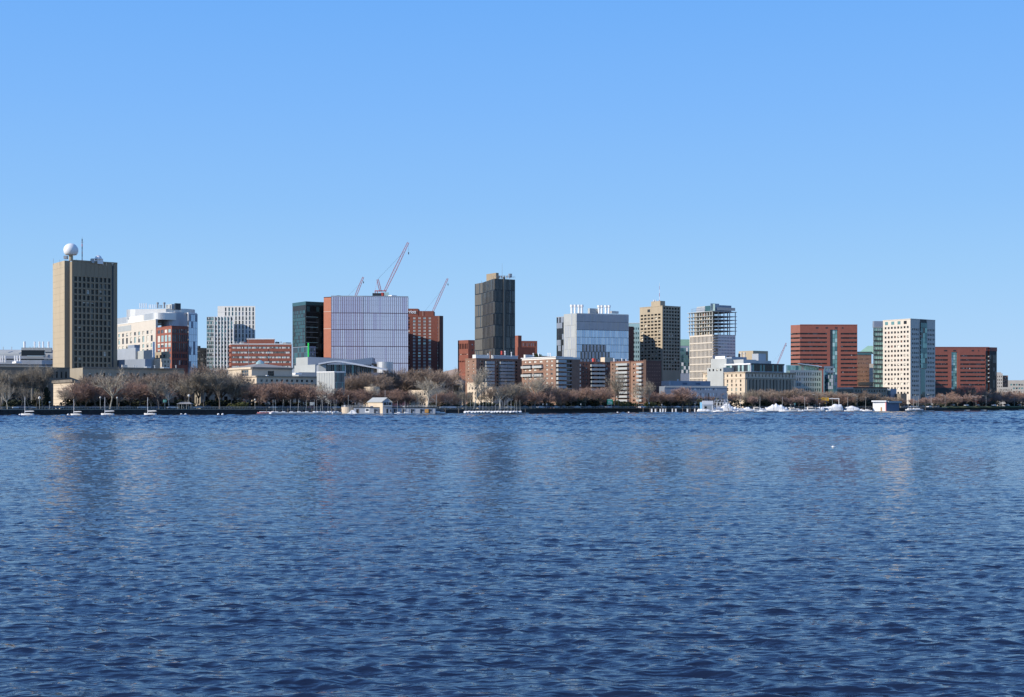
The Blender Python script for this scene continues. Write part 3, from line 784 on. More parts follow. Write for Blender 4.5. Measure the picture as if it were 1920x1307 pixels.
def finned_glass():
    D=1110; b=Bld('glass_office_block','wide pale glass office block with mauve fins and terracotta side, under red crane',621,D)
    z1=Z(555.5,D); P=W(621,D); a=R(2); Mid=go(P,a,681); a2=R(9); Rt=go(Mid,a2,765.5)
    Lf=go(P,R(150),607); Bk=(-112,1168); Bl=(-166,1190)
    b.prism('wall',[P,Mid,Rt,Bk,Bl,Lf],GZ,z1-.4,darkmetal,top=roofm,skip=[0,1,5])
    b.single('terracotta_wall',lambda q:b.prism(q,[P,(P[0]+1,P[1]+1),(Lf[0]+1,Lf[1]+1),Lf],GZ,Z(561,D)+1.5,terra))
    for yy in (616,584): b.single('score_line',lambda q:b.obox(q,Lf,P,Z(yy+.3,D),Z(yy-.3,D),.06,cream))
    g1=[(glasslav,3),(glasslav2,8)]; g2=[(glasslav,12),(glasslav2,2)]
    facade(b,P,Mid,GZ,z1,terrafin,dict(curtain=1,rows=(555.5,712,5),n=17,ml=.005,mr=.005,glass=g1,gap=.45,vgap=.6,tilt=.0025,fin=(terrafin,.45,.28)),D)
    facade(b,Mid,Rt,GZ,z1,terrafin,dict(curtain=1,rows=(555.5,712,5),n=23,ml=.003,mr=.003,glass=g2,gap=.38,vgap=.6,tilt=.002,fin=(terrafin,.38,.2)),D)
    for A_,B_ in ((P,Mid),(Mid,Rt)):
        for yy in (563.5,571.5,592.5,600.5,608.5,624,632.5,640.5,656,664,672):
            b.single('transom',lambda q:b.obox(q,A_,B_,Z(yy+.22,D),Z(yy-.22,D),.02,greymetal,.2))
        b.single('parapet',lambda q:b.obox(q,A_,B_,z1-.4,z1+.5,.3,greymetal))
    roofbox(b,629,640,D+8,553.8,556,darkmetal); roofbox(b,641,700,D+20,554.2,556,whitepaint); roofbox(b,728,744,D+12,553.3,556,whitepaint)
    b.finish()
finned_glass()

def brick_hotel():
    D=1200; b=Bld('brick_hotel','tall red brick hotel with white rooftop lettering behind the finned glass block',795,D)
    a=R(3); P=W(755,D); Rt=go(P,a,824)
    zw=[(596.5+i*5.92-1.9,596.5+i*5.92+1.9) for i in range(18)]
    facade(b,P,go(P,a,768.5),GZ,Z(592,D),brick,dict(rows=(600,690,1),zr=zw,n=1,xs=[(766,2)],dep=.3),D)
    b.prism('wall',[P,Rt,(Rt[0],Rt[1]+22),(P[0],P[1]+22)],GZ,Z(592,D),brick,top=roofm,skip=[0])
    facade(b,go(P,a,768.5),Rt,GZ,Z(592,D),brick,dict(rows=(600,690,1),zr=zw,n=1,xs=[(776.6,2.2),(786.3,2.2),(796,2.2),(805.8,2.2),(821.8,1.3)],dep=.12,glass=[(blind,5),(glasscyan,2)],blind=.6,mull=(1,0),fm=brick),D)
    block(b,None,824,831,D,592,brickdark,a=R(40),front=None,dep=14)  # shade of the right face put into a darker brick
    P2=W(755,D+4); 
    b.prism('wall',[P2,go(P2,a,784),(X(784,D),D+20),(X(755,D),D+20)],Z(592,D),Z(578,D),brick,top=roofm)
    b.prism('wall',[W(784.05,D+5),W(813,D+6.5),(X(813,D),D+20),(X(784,D),D+20)],Z(592,D),Z(582.3,D),brick,top=roofm)
    P3=W(792.5,D+5); b.single('score_line',lambda q:b.obox(q,P3,W(792.9,D+5),Z(592,D),Z(583,D),.1,cream))
    # rooftop lettering (its first letters are hidden by the glass block)
    cu=bpy.data.curves.new('sign','FONT'); cu.body='Marriott'; cu.size=Z(579.5,D)-Z(588.2,D); cu.extrude=.15; cu.offset=.10
    t=bpy.data.objects.new('tmp',cu); COL.objects.link(t); bpy.context.view_layer.update()
    me=bpy.data.meshes.new_from_object(t); bpy.data.objects.remove(t); me.materials.clear(); me.materials.append(whitepaint)
    xs=[v.co.x for v in me.vertices]; wd=max(xs)-min(xs); want=(779.8-755.5)*D/F; k=want/wd
    for v in me.vertices: v.co.x=(v.co.x-min(xs))*k
    me.name='hotel_sign'; s=inst('hotel_sign',me,b.o,(X(755.5,D)-b.x,D+3.6-b.y,Z(587,D)-GZ)); s.rotation_euler=(R(90),0,a)
    b.finish()
brick_hotel()

def black_tower():
    D=885; b=Bld('black_tower','tall black finned tower with pale rooftop penthouse, highest in the middle of the skyline',927,D)
    z1=Z(521.5,D); C=W(927,D); a=R(30)
    la=R(106); Lm=go(C,la,905.5); la2=R(117); Le=go(Lm,la2,890.5)
    M1=go(C,a,942.8); M2=go(C,a,946); Rt=go(C,a,965.8)
    Bk=(Rt[0]-18,Rt[1]+26)
    b.prism('wall',[C,Rt,Bk,(Le[0]+8,Le[1]+16),Le,Lm],GZ,z1-.3,darkmetal,top=roofm,skip=[0,5,4])
    rw=(521.5,697,8)
    gl=[(glassdark,5),(glassmid,3)]
    facade(b,Le,Lm,GZ,z1-.3,darkmetal,dict(curtain=1,rows=rw,n=7,glass=[(bronzelit,5),(glassmid,1)],gap=.2,vgap=.6,fin=(finpale,.28,.3)),D)
    facade(b,Lm,C,GZ,z1-.3,darkmetal,dict(curtain=1,rows=rw,n=8,glass=[(glassdark,5),(glassmid,2)],gap=.3,vgap=.6,fin=(finpale,.32,.5),shift=.5),D)
    facade(b,C,M1,GZ,z1-.3,darkmetal,dict(curtain=1,rows=rw,n=6,glass=[(glassdark,1)],gap=.3,vgap=.6,fin=(finpale,.24,.25),shift=.5),D)
    b.single('light_strip',lambda q:b.obox(q,M1,M2,GZ,z1+1,.9,bronzelit))
    facade(b,M2,Rt,GZ,z1-.3,darkmetal,dict(curtain=1,rows=rw,n=8,glass=gl,gap=.3,vgap=.6,fin=(finpale,.16,.2)),D)
    b.single('penthouse',lambda q:block_s(b,q,912,930,935,D+10,511.5,525,concrete,R(34)))
    for px in (936,940,945,950,955): vent(b,px,D+12,517,522,1.6,steel,'rooftop_unit',n=8)
    rail(b,C,Rt,z1+.2,1.6,10); roofbox(b,953,960,D+14,513,520,steel)
    b.bar('lightning_rod',(*W(941.5,D+12),Z(520,D)),(*W(941.5,D+12),Z(490,D)),.14,steel,5,.05)
    for px,y in ((903,523),(921,512),(958,510)): b.bar('whip_antenna',(*W(px,D+12),Z(527,D)),(*W(px,D+12),Z(y,D)),.1,steel,4)
    b.finish()
black_tower()

def brick_behind():
    D=1130; b=Bld('brick_office_block','red brick office block showing on both sides of the black tower',878,D)
    block(b,858.5,878,1002,D,637.5,brick,a=R(20),la=R(140),left=dict(rows=(645,700,1),zr=[(644,654),(663,665),(676,679)],n=6,wf=.6,dep=.4,blind=.2),
      front=dict(rows=(642,690,5),n=22,wf=.5,hf=.45,dep=.4,blind=.4,glass=[(glassmid,3),(blind,2)],mull=(1,0),fm=brick))
    block(b,860,896,906,D-30,700,brick)
    block(b,963,971.5,978,D-60,629,brick,dep=12)
    block(b,961.5,970.5,1003,D-95,651,brick,left=None,a=R(24))
    P,Rt,Bk,Lf,z=block(b,968,970,1007.3,D-40,639,brick,a=R(10),front=dict(rows=(642,650,1),n=9,wf=.5,hf=.75,dep=.35,blind=.4,glass=[(glassmid,3),(blind,2)]))
    b.finish()
brick_behind()
# ================================================================ right half of the skyline
def grey_lab():
    D=1010; b=Bld('metal_laboratory','grey ribbed metal laboratory with blue glass storeys and eight white roof stacks',1081,D)
    # dark glass wing on the left
    block(b,1043.5,1057.5,1075,D+52,594,glassteal,cop=greymetal,left=dict(curtain=1,rows=(594,690,9),n=5,glass=[(glassmid,3),(bluegrey,2)],gap=.2))
    a=R(20); P=W(1081,D); Rt=go(P,a,1178.5); Lf=go(P,R(128),1057)
    zt=Z(587,D); Bk=(78,1112)
    b.prism('wall',[P,Rt,Bk,Lf],GZ,zt-.3,greymetal,top=roofm,skip=[0,3])
    facade(b,Lf,P,GZ,zt-.3,palegrey,dict(curtain=1,rows=(587,700,5),n=10,glass=[(palegrey,3),(greymetal,2)],gap=.1,vgap=.25,tilt=.001,name='metal_panel',fin=(palegrey,.12,.2)),D)
    zm=Z(618.5,D)
    facade(b,P,Rt,zm,zt-.3,darkmetal,dict(curtain=1,rows=(587,618.5,2),n=44,ml=.003,mr=.003,glass=[(greymetal,4),(palegrey,1)],gap=.3,vgap=.1,tilt=.001,name='metal_panel',fin=(greymetal,.24,.35)),D)
    facade(b,P,Rt,GZ,zm,darkmetal,dict(curtain=1,rows=(618.5,700,6),n=30,ml=.003,mr=.003,glass=[(glassblue,7),(glasspale,4)],gap=.10,vgap=.25,tilt=.004,pick=lambda i,j:((glassmid if (i+j)%2 else greymetal) if (j==2 and 2<i<17) or (j>=3 and 1<i<19) or (j>=4 and i<28) else None),fin=(greymetal,.12,.3)),D)  # picked dark striped panes paint a reflection into the glass
    for px in (1072,1078.5,1085.5,1091): vent(b,px,D+25,571.5,588,2.7,whitepaint,'exhaust_stack',n=12)
    for px in (1123,1128.5,1136,1142): vent(b,px,D+28,572.5,588,2.6,whitepaint,'exhaust_stack',n=12)
    roofbox(b,1102,1121,D+24,578,587.5,palegrey,frac=.8); roofbox(b,1144,1160,D+24,583,587.5,silver,frac=.8)
    b.finish()
grey_lab()
def side_dark():
    D=1090; b=Bld('office_block','dark brown block wedged behind right edge of grey ribbed laboratory',1179,D)
    block(b,1168,1176,1188.5,D,612,brickdark,a=R(36)); b.finish()
    D=1320; b=Bld('office_block','pale green glass block squeezed between grey laboratory and concrete grid tower',1190,D)
    block(b,1172,1174,1204,D,606,glasscyan,a=R(-2),cop=white,front=dict(rows=(612,690,9),n=7,wf=.5,hf=.5,dep=.3,glass=[(glassteal,2),(glassmid,2)],blind=.1)); b.finish()
side_dark()
def grid_tower():
    D=1095; b=Bld('concrete_tower','sandy concrete grid tower with rooftop mast, right of the grey laboratory',1242,D)
    sk=None
    P,Rt,Bk,Lf,z1=block(b,1199.5,1242,1276,D,573.5,tanstone,cop=tanstone,
      left=dict(rows=(586,694,17),n=6,ml=.02,mr=.06,wf=.70,hf=.52,dep=.9,glass=[(glassdark,6),(glassmid,2)],blind=.16),
      front=dict(rows=(574.5,695,19),n=6,ml=.04,mr=.04,wf=.72,hf=.58,dep=.9,glass=[(glassdark,8),(glassmid,1)],blind=.06))
    b.single('louvre_panel',lambda q:b.obox(q,go(P,GRID+math.pi/2,1214),go(P,GRID+math.pi/2,1219),Z(583.5,D),Z(578,D),.05,darkmetal))
    b.single('penthouse',lambda q:block_s(b,q,1221,1238,1247,D+12,564,575.5,tanstone))
    for px in (1226,1229): vent(b,px,D+18,562.5,565,1.5,whitepaint,'satellite_dish',n=8)
    p=W(1236.5,D+22)
    for k in range(6):
        b.bar('antenna_mast',(*p,Z(565-6.6*k,D)),(*p,Z(565-6.6*(k+1),D)),.22-.03*k,(red,whitepaint)[k%2],5)
    b.finish()
    D=1250; b=Bld('office_block','slim teal and white glass block between concrete grid tower and unfinished tower',1284,D)
    block(b,1270,1272,1300,D,643.5,greymetal,a=R(5),cop=copper,coph=6,front=dict(curtain=1,rows=(652,700,7),n=6,glass=[(glassteal,3),(glassgreen,3),(glassmid,2),(white,2)],gap=.3)); b.finish()
grid_tower()
def unfinished():
    D=1020; b=Bld('unfinished_tower','unfinished tower with bare concrete floors above, stone grid and blue wrapping below',1336,D)
    a=R(30); C=W(1336,D); la=R(122)
    P=C; Lf=go(P,la,1293); Rt=go(P,a,1379); z1=Z(622,D); zg=Z(627,D)
    facade(b,Lf,P,GZ,zg,cream,dict(rows=(629,722,7),n=17,ml=.015,mr=.01,wf=.60,hf=.86,dep=.7,glass=[(greymetal,5),(bluegrey,2),(glassmid,1)],blind=.05),D)
    for k in range(8):
        zz=Z(629+93*k/7,D); b.single('stone_band',lambda q:b.obox(q,Lf,P,zz-.45,zz+.45,.12,cream))
    M1=go(P,a,1340)
    b.prism('wall',[P,Rt,(Rt[0]+Lf[0]-P[0],Rt[1]+Lf[1]-P[1]),Lf],GZ,zg-.2,palegrey,top=roofm,skip=[0,3])
    facade(b,P,Rt,GZ,zg,white,dict(rows=(624,694,12),n=7,ml=.12,mr=.0,wf=.86,hf=.4,dep=.2,glass=[(palegrey,4),(greymetal,4),(glassmid,1)],blind=.1),D)
    for k in range(8):
        zz=Z(629+k*4.7*1.05,D); A_=go(P,a,1336.4); B_=go(P,a,1345)
        b.single('floor_edge',lambda q:b.obox(q,A_,B_,zz-.3,zz+.3,1.2,concrete))
    # open floor slabs
    inn=lambda t:(P[0]+(Rt[0]+Lf[0]-2*P[0])*t*.5,P[1]+(Rt[1]+Lf[1]-2*P[1])*t*.5)
    Bk=(Rt[0]+Lf[0]-P[0],Rt[1]+Lf[1]-P[1]); ys=[626,619.3,612.3,605.5,598.8,592,583.5]
    Rw=go(P,a,1382)
    for y in ys[1:]:
        zz=Z(y,D); b.single('floor_slab',lambda q:b.prism(q,[(P[0],P[1]-1.5),Rw,(Bk[0]+3,Bk[1]),(Lf[0]-2,Lf[1])],zz-.18,zz+.18,palegrey))
    cols=[]
    for t in (0,.25,.5,.75,1): cols.append((P[0]+(Rt[0]-P[0])*t,P[1]+(Rt[1]-P[1])*t)); 
    for t in [i/9 for i in range(1,10)]: cols.append((P[0]+(Lf[0]-P[0])*t,P[1]+(Lf[1]-P[1])*t))
    for t in (.33,.66,1): cols.append((Lf[0]+(Bk[0]-Lf[0])*t,Lf[1]+(Bk[1]-Lf[1])*t)); cols.append((Rt[0]+(Bk[0]-Rt[0])*t*.99,Rt[1]+(Bk[1]-Rt[1])*t))
    for cx,cy in cols: b.single('column',lambda q:b.bar(q,(cx,cy+.6,zg-.3),(cx,cy+.6,Z(583.5,D)),.38,palegrey,4))
    core0=(P[0]+(Lf[0]-P[0])*.35+4,P[1]+(Lf[1]-P[1])*.35+4)
    b.single('core',lambda q:b.prism(q,[(P[0]-2,P[1]+9),(P[0]+3,P[1]+10),(P[0]+1,P[1]+24),(Lf[0]+5,Lf[1]+8),(P[0]+(Lf[0]-P[0])*.5,P[1]+(Lf[1]-P[1])*.5+6)],zg-.2,Z(581,D),tanstone))
    for k,(t0,t1) in enumerate(((.12,.3),(.32,.47),(.5,.62))):
        A_=(P[0]+(Lf[0]-P[0])*t1,P[1]+(Lf[1]-P[1])*t1);B_=(P[0]+(Lf[0]-P[0])*t0,P[1]+(Lf[1]-P[1])*t0)
        for j,(ya,yb) in enumerate(zip(ys,ys[1:])):
            if (k+j)%2==0: b.single('infill_panel',lambda q:b.obox(q,A_,B_,Z(ya,D)+.4,Z(yb,D)-1.4,.2,brick2 if j%2 else tanstone,-1))
    # netting and screens at the top
    z5,z6=Z(583,D),Z(572,D)
    for (A_,B_,m_,zt_) in ((go(P,la,1301),go(P,la,1317),greymetal,Z(574,D)),(go(P,la,1317.5),go(P,la,1330),glassteal,z6),(go(P,la,1330),P,glasscyan,Z(569.5,D)),(P,go(P,a,1352),greymetal,Z(568.5,D)),(go(P,a,1352),go(P,a,1375),bluegrey,Z(571,D))):
        b.single('safety_screen',lambda q:b.obox(q,A_,B_,z5+.3,zt_,.15,m_,-2.5))
    b.single('white_tarp',lambda q:b.obox(q,go(P,a,1345),go(P,a,1379),Z(581,D),Z(575.5,D),.3,cream,-.6))
    b.single('roof_block',lambda q:b.prism(q,[(P[0]+2,P[1]+6),(Rt[0]-3,Rt[1]+3),(Bk[0],Bk[1]-3),(Lf[0]+6,Lf[1]+3)],z5,Z(571,D),palegrey))
    for px in (1296,1299,1303,1307,1312): p=W(px,D+22); b.bar('scaffold_pole',(*p,Z(625,D)),(*p,Z(575,D)),.1,steel)
    for y in (576,579.5): b.bar('scaffold_rail',(*W(1296,D+22),Z(y,D)),(*W(1316,D+10),Z(y,D)),.1,steel)
    b.finish()
unfinished()
def columned():
    D=830; b=Bld('columned_hall','cream stone hall with tall window bays and glass rooftop storey, behind the marina',1397,D)
    zr=[(701.5,706),(711.5,717),(719.5,724),(727,733),(736,744)]
    P,Rt,Bk,Lf,z1=block(b,1318,1397,1492,D,697,creamstone,
      left=dict(rows=(700,750,1),zr=zr,n=9,ml=.03,mr=.05,wf=.34,dep=.5,glass=[(glassmid,3),(glasscyan,2),(glassdark,2)],blind=.35,mull=(1,1),fm=creamstone),
      front=dict(rows=(700,750,1),zr=[(701,706.5)],n=14,ml=.04,mr=.03,wf=.28,dep=.5,blind=.1))
    for (A_,B_) in ((P,Rt),(Lf,P)):
        for yy,o in ((709,.35),(697.3,.6),(699.5,.25)):
            b.single('cornice',lambda q:b.obox(q,A_,B_,Z(yy+.8,D),Z(yy-.3,D),o,creamstone if A_ is Lf else limestone))  # cream copy for the sunlit side, darker limestone paints the shaded front
    nx,ny=math.sin(GRID),-math.cos(GRID)
    for k in range(14):
        t=.04+.93*(k+.5)/14; p=(P[0]+(Rt[0]-P[0])*t,P[1]+(Rt[1]-P[1])*t); ux,uy=math.cos(GRID),math.sin(GRID)
        b.single('tall_window',lambda q:b.obox(q,(p[0]-ux*.85,p[1]-uy*.85),(p[0]+ux*.85,p[1]+uy*.85),Z(742,D),Z(711.5,D),.06,glassmid,.02))
        t=.04+.93*k/14; p=(P[0]+(Rt[0]-P[0])*t,P[1]+(Rt[1]-P[1])*t)
        b.single('pier',lambda q:b.obox(q,(p[0]-ux*.8,p[1]-uy*.8),(p[0]+ux*.8,p[1]+uy*.8),Z(745,D),Z(710.5,D),.5,limestone))
    # setback storeys and glass roof storey
    block(b,1326,1356,1400,D+14,689,palegrey,roof=silver,a=R(36),left=dict(rows=(690,697,1),n=4,wf=.4,hf=.6,dep=.3))
    b.single('setback',lambda q:block_s(b,q,1333,1362,1376,D+26,672,690,palegrey)); b.single('setback',lambda q:block_s(b,q,1341,1359,1361,D+34,667.5,673,whitepaint))
    b.single('setback',lambda q:block_s(b,q,1358,1372,1400,D+30,669,684,bluegrey)); b.single('setback',lambda q:block_s(b,q,1368,1394,1418,D+22,674,690,palegrey))
    b.single('setback',lambda q:block_s(b,q,1385,1412,1440,D+60,657.5,682,tanstone)); b.single('setback',lambda q:block_s(b,q,1410,1422,1436,D+50,663,682,greymetal))
    b.single('setback',lambda q:block_s(b,q,1395,1418,1446,D+34,676,690,palegrey))
    for px in (1390,1396): vent(b,px,D+40,661,672,2,cream,'roof_stack')
    roofbox(b,1384,1389,D+40,663,672,darkmetal)
    A0=W(1408,D+10)
    P2,R2,B2,L2,z2=block(b,1360,1408,1470,D+8,682,greymetal,roof=greymetal,front=dict(curtain=1,rows=(683,696,1),n=20,glass=[(glassdark,3),(glassteal,1)],gap=.15),left=dict(curtain=1,rows=(684,696,1),n=12,glass=[(glassteal,2),(glasscyan,1),(glassmid,2)],gap=.2))
    b.single('roof_edge',lambda q:b.obox(q,P2,R2,z2-.5,z2+.3,.5,darkmetal)); b.single('roof_edge',lambda q:b.obox(q,L2,P2,z2-.5,z2+.3,.5,whitepaint))  # edge painted dark where shaded, white where sunlit
    b.finish()
columned()
def bluish_office():
    D=870; b=Bld('office_block','blue grey office block with pale green glass top storey and slanted white roof',1500,D)
    a=R(20)
    P,Rt,Bk,Lf,z1=block(b,1478,1481,1541,D,694,palegrey,a=a,front=dict(rows=(696,736,4),n=12,ml=.14,mr=.03,wf=.62,hf=.6,dep=.4,glass=[(glassmid,3),(glassteal,2)],blind=.12,mull=(1,0),fm=greymetal))
    block(b,1472,1474,1535,D+12,684.5,glasscyan,a=a,front=dict(curtain=1,rows=(685,694,1),n=11,glass=[(mint,5),(glassgreen,1),(palegrey,1),(glassteal,2)],gap=.3))
    def sl_(q):
        A_=b.l(W(1497,D+9));B_=b.l(W(1541,D+16)); m_=b.M(q); za,zb=Z(680,D)-GZ,Z(685.5,D)-GZ
        v=[(A_[0],A_[1],za-.5),(B_[0],B_[1],zb-.5),(B_[0],B_[1],zb),(A_[0],A_[1],za)]; w_=[(x+2,y+14,z) for x,y,z in v]
        m_.face(v,whitepaint); m_.face([v[3],v[2],w_[2],w_[3]],whitepaint); m_.face([v[1],v[0],w_[0],w_[1]],palegrey)
    b.single('slanted_roof',sl_)
    block(b,1539.5,1544,1546,D-2,693.5,glasscyan,a=a)
    block(b,1541,1545,1563,D+4,686.5,palegrey,a=a,front=dict(rows=(688,730,5),n=3,wf=.8,hf=.5,dep=.3,glass=[(glassmid,2),(glassgreen,2)],blind=.1))
    block(b,1548,1563,1570,D-6,702,glassteal,a=a,front=dict(curtain=1,rows=(703,730,4),n=3,glass=[(glassteal,1),(bluegrey,1)],gap=.2),left=dict(curtain=1,rows=(703,730,4),n=4,glass=[(glassteal,1),(bluegrey,1)],gap=.2))
    b.finish()
bluish_office()
def red_banded(which):
    if which==0:
        D=1000; b=Bld('red_office_block','taller red granite office block with dark ribbon windows and a glass seam',1500,D)
        C,Rr,L,yt=1500,1607.5,1482.5,609; ys=[625.7+8*i for i in range(13)]; y2=ys; g0,g1=1556.5,1571; segs=[(1500.5,1551.5),(1576,1607.2)]; top=615; a=R(2)
    else:
        D=1060; b=Bld('red_office_block','lower red granite office block at far right with dark glass corner',1765,D)
        C,Rr,L,yt=1745,1840,1744,651; ys=[667.2+7.75*i for i in range(8)]; g0,g1=1784,1795; segs=[(1753,1778),(1800,1848)]; a=R(3)
    P=W(C,D); Rt=go(P,a,Rr if which==0 else 1855)
    z1=Z(yt,D); hw=1.5
    zr=[(y-hw,y+hw) for y in ys]
    Lf=go(P,R(140),L); k=1.03
    b.prism('wall',[P,Rt,(Rt[0]*k-1,Rt[1]*k),(Lf[0]*k,Lf[1]*k),Lf],GZ,z1-.2,redstone,top=roofm,skip=[0,4])
    def seg(pa,pb,rows):
        A_=go(P,a,pa) if pa!=C else P; B_=go(P,a,pb)
        facade(b,A_,B_,GZ,z1,redstone,dict(rows=(600,700,1),zr=rows,n=1,ml=.0 if which==0 and pa<1501 else .01,mr=.01,wf=1,dep=.5,glass=[(glassdark,7),(glassmid,2)],blind=.04,mull=(16,0),fm=darkmetal,name='ribbon_window'),D)
    if which==0:
        seg(C,1551.5,zr[:9]); seg(1576,1607.5,zr)
        facade(b,Lf,P,GZ,z1,redstone,dict(rows=(600,700,1),zr=zr[:9],n=1,ml=.0,mr=.0,wf=1,dep=.4,glass=[(glassmid,3),(glassdark,2)],blind=.1,mull=(5,0),fm=darkmetal,name='ribbon_window'),D)
        plain=[(1551.5,1556.5),(1571,1576)]; lou=[(1532,5),(1550,4.5),(1568,5),(1580,3)]; yl=614.8
    else:
        seg(C,1778,zr); seg(1800,1848,zr)
        plain=[(1778,1784),(1795,1800)]; lou=[(1773,6),(1790,5.5),(1824,4.5),(1835,1.8)]; yl=657.5
        facade(b,Lf,P,GZ,z1,redstone,dict(rows=(660,700,1),n=1,skip=lambda i,j:True),D)
    for pa,pb in plain: 
        A_,B_=go(P,a,pa),go(P,a,pb); b.prism('pier#%d'%pa,[A_,B_,(B_[0],B_[1]+2),(A_[0],A_[1]+2)],GZ,z1,redstone)
    A_,B_=go(P,a,g0),go(P,a,g1); zz=Z(yt+9,D)
    b.prism('lintel',[A_,B_,(B_[0],B_[1]+2),(A_[0],A_[1]+2)],zz,z1,redstone)
    A3,B3=(A_[0],A_[1]+1),(B_[0],B_[1]+1)
    facade(b,A3,B3,GZ,zz,darkmetal,dict(curtain=1,rows=(yt+9,730,14),n=3,glass=[(glasscyan,3),(glassgreen,4),(glassteal,1)] ,pick=(lambda i,j:glassmid if i==0 and which==0 else None),gap=.2,name='glass_panel'),D)
    for c,w_ in lou: b.single('louvre',lambda q:b.obox(q,go(P,a,c-w_/2),go(P,a,c+w_/2),Z(yl+1.2,D),Z(yl-1.2,D),.03,darkmetal,.02))
    b.single('parapet',lambda q:b.obox(q,P,Rt,z1-.3,z1+.3,.2,redstone))
    if which:
        # dark stepped glass corner
        E=go(P,a,1848); F_=go(E,R(24),1869); 
        facade(b,E,F_,GZ,z1-.1,darkmetal,dict(curtain=1,rows=(665,735,9),n=6,glass=[(glassdark,5),(glassmid,2)],gap=.2),D)
        b.prism('corner',[E,F_,(F_[0]+1,F_[1]+14),(E[0],E[1]+20)],GZ,z1-.3,glassdark,top=roofm,skip=[0])
        b.single('corner_top',lambda q:b.obox(q,E,F_,Z(658,D),z1+.1,.3,redstone,.02))
        b.single('base_arcade',lambda q:b.obox(q,go(P,a,1753),go(P,a,1783),GZ,Z(727,D),.8,darkmetal))
        for j in range(7): 
            b.single('corner_light',lambda q:b.bar(q,(*go(P,a,1853),Z(669+7.8*j,D)),(go(P,a,1854)[0],go(P,a,1854)[1]-1,Z(668+7.8*j,D)),.5,palegrey,6))
    else:
        block(b,1546,1571,1576,D-12,726,redstone)
    b.finish()
red_banded(0); red_banded(1)
def green_roofed():
    D=1080; b=Bld('brick_office_block','orange brick block with green copper pyramid roof beside the cream tower',1625,D)
    a=R(6)
    P,Rt,Bk,Lf,z1=block(b,1600,1603,1634,D,660,brick2,a=a,cop=glassteal,front=dict(rows=(662,724,8),n=11,ml=.12,wf=.5,hf=.4,dep=.3,blind=.35,glass=[(glassmid,3)]))
    b.single('dark_band',lambda q:b.obox(q,P,Rt,Z(665,D),Z(661.5,D),.15,glassteal,.02))
    def pr(q):
        m_=b.M(q); c=[b.l(W(1610,D+4)),b.l(W(1645,D+4)),b.l(W(1645,D+30)),b.l(W(1612,D+30))]; t0,t1=b.l(W(1627,D+14)),b.l(W(1645,D+14)); z0=Z(661,D)-GZ; zt=Z(647,D)-GZ
        A_=[(x,y,z0) for x,y in c]; T0=(t0[0],t0[1],zt);T1=(t1[0],t1[1],zt)
        m_.face([A_[0],A_[1],T1,T0],copper); m_.face([A_[3],A_[0],T0],copper); m_.face([A_[2],A_[3],T0,T1],copper); m_.face([A_[1],A_[2],T1],copper)
    b.single('copper_roof',pr)
    b.single('cream_wall',lambda q:b.prism(q,[W(1630,D-20),W(1642,D-20),W(1642,D-4),W(1630.5,D-4)],GZ,Z(682,D-20),cream))
    b.single('cream_band',lambda q:b.prism(q,[W(1609,D-60),W(1641,D-60),W(1641,D-40),W(1611,D-40)],Z(723,D-60),Z(716.5,D-60),tanstone))
    b.finish()
green_roofed()
def cream_tower():
    D=960; b=Bld('cream_tower','cream stone tower with square windows, bright left face and shaded right face',1707,D)
    lft=dict(rows=(608.5,741,15),n=8,ml=.04,mr=.035,wf=.56,hf=.48,dep=.55,glass=[(brickdark,1),(glassdark,4),(glassmid,2)],blind=.3)
    P,Rt,Bk,Lf,z1=block(b,1655.5,1707,1753.5,D,598,cream,cop=cream,
       left=lft, front=dict(rows=(613,745,15),n=13,ml=.06,mr=.02,wf=.62,hf=.46,dep=.5,glass=[(glassmid,3),(glassteal,2)],blind=.2,skip=lambda i,j:i in (4,5,6,7)))
    gl=GRID
    for k in range(4):
        A_=go(P,gl+math.pi/2,1659.5+11.7*k);B_=go(P,gl+math.pi/2,1665+11.7*k)
        b.single('top_window',lambda q:b.obox(q,A_,B_,Z(607,D),Z(601,D),.06,glassgreen if k<3 else glassdark,.02))
    A_=go(P,gl,1724.5);B_=go(P,gl,1737)
    facade(b,(A_[0]+.35,A_[1]-.45),(B_[0]+.35,B_[1]-.45),Z(690,D),Z(603,D),darkmetal,dict(curtain=1,rows=(604,690,9),n=3,glass=[(glassteal,3),(glassgreen,2),(glassmid,1)],gap=.2),D)
    b.single('dark_bay',lambda q:b.obox(q,go(P,gl,1726),go(P,gl,1734.5),GZ,Z(691,D),.12,glassteal,.02))
    b.single('roof_notch',lambda q:b.obox(q,go(P,gl,1725),go(P,gl,1737),Z(604,D),z1+.2,.1,darkmetal,.2))
    for k in range(9):
        p=go(P,gl,1724.2); b.single('bay_light',lambda q:b.obox(q,p,go(P,gl,1725.2),Z(621+8.8*k,D),Z(619.8+8.8*k,D),.2,whitepaint,.6))
    # teal banded wing on the left
    P2,R2,B2,L2,z2=block(b,1636.6,1637.5,1660,D+36,613,palegrey,la=R(150),a=R(6),front=dict(rows=(613,727,13),n=1,ml=.0,mr=.0,wf=1,hf=.72,dep=.4,glass=[(mint,6),(glassgreen,3),(glasscyan,2)],blind=.0,mull=(5,0),fm=steel,name='ribbon_window'))
    for k in range(13):
        zz=Z(613+114*(k+1)/13-.6,D+36); b.single('dark_sill',lambda q:b.obox(q,P2,R2,zz-.3,zz+.3,.3,darkmetal,.02))
    b.single('penthouse',lambda q:block_s(b,q,1636,1639,1662,D+44,602,614,bluegrey,R(6)))
    # low podium in front
    block(b,1640,1689,1700,D-45,738,darkstone,a=R(20),left=None,front=None)
    block(b,1650,1670,1681,D-42,729,bluegrey,left=dict(rows=(730,740,1),n=5,wf=.8,hf=.7,glass=[(glasscyan,2),(glassteal,2)]))
    b.finish()
cream_tower()
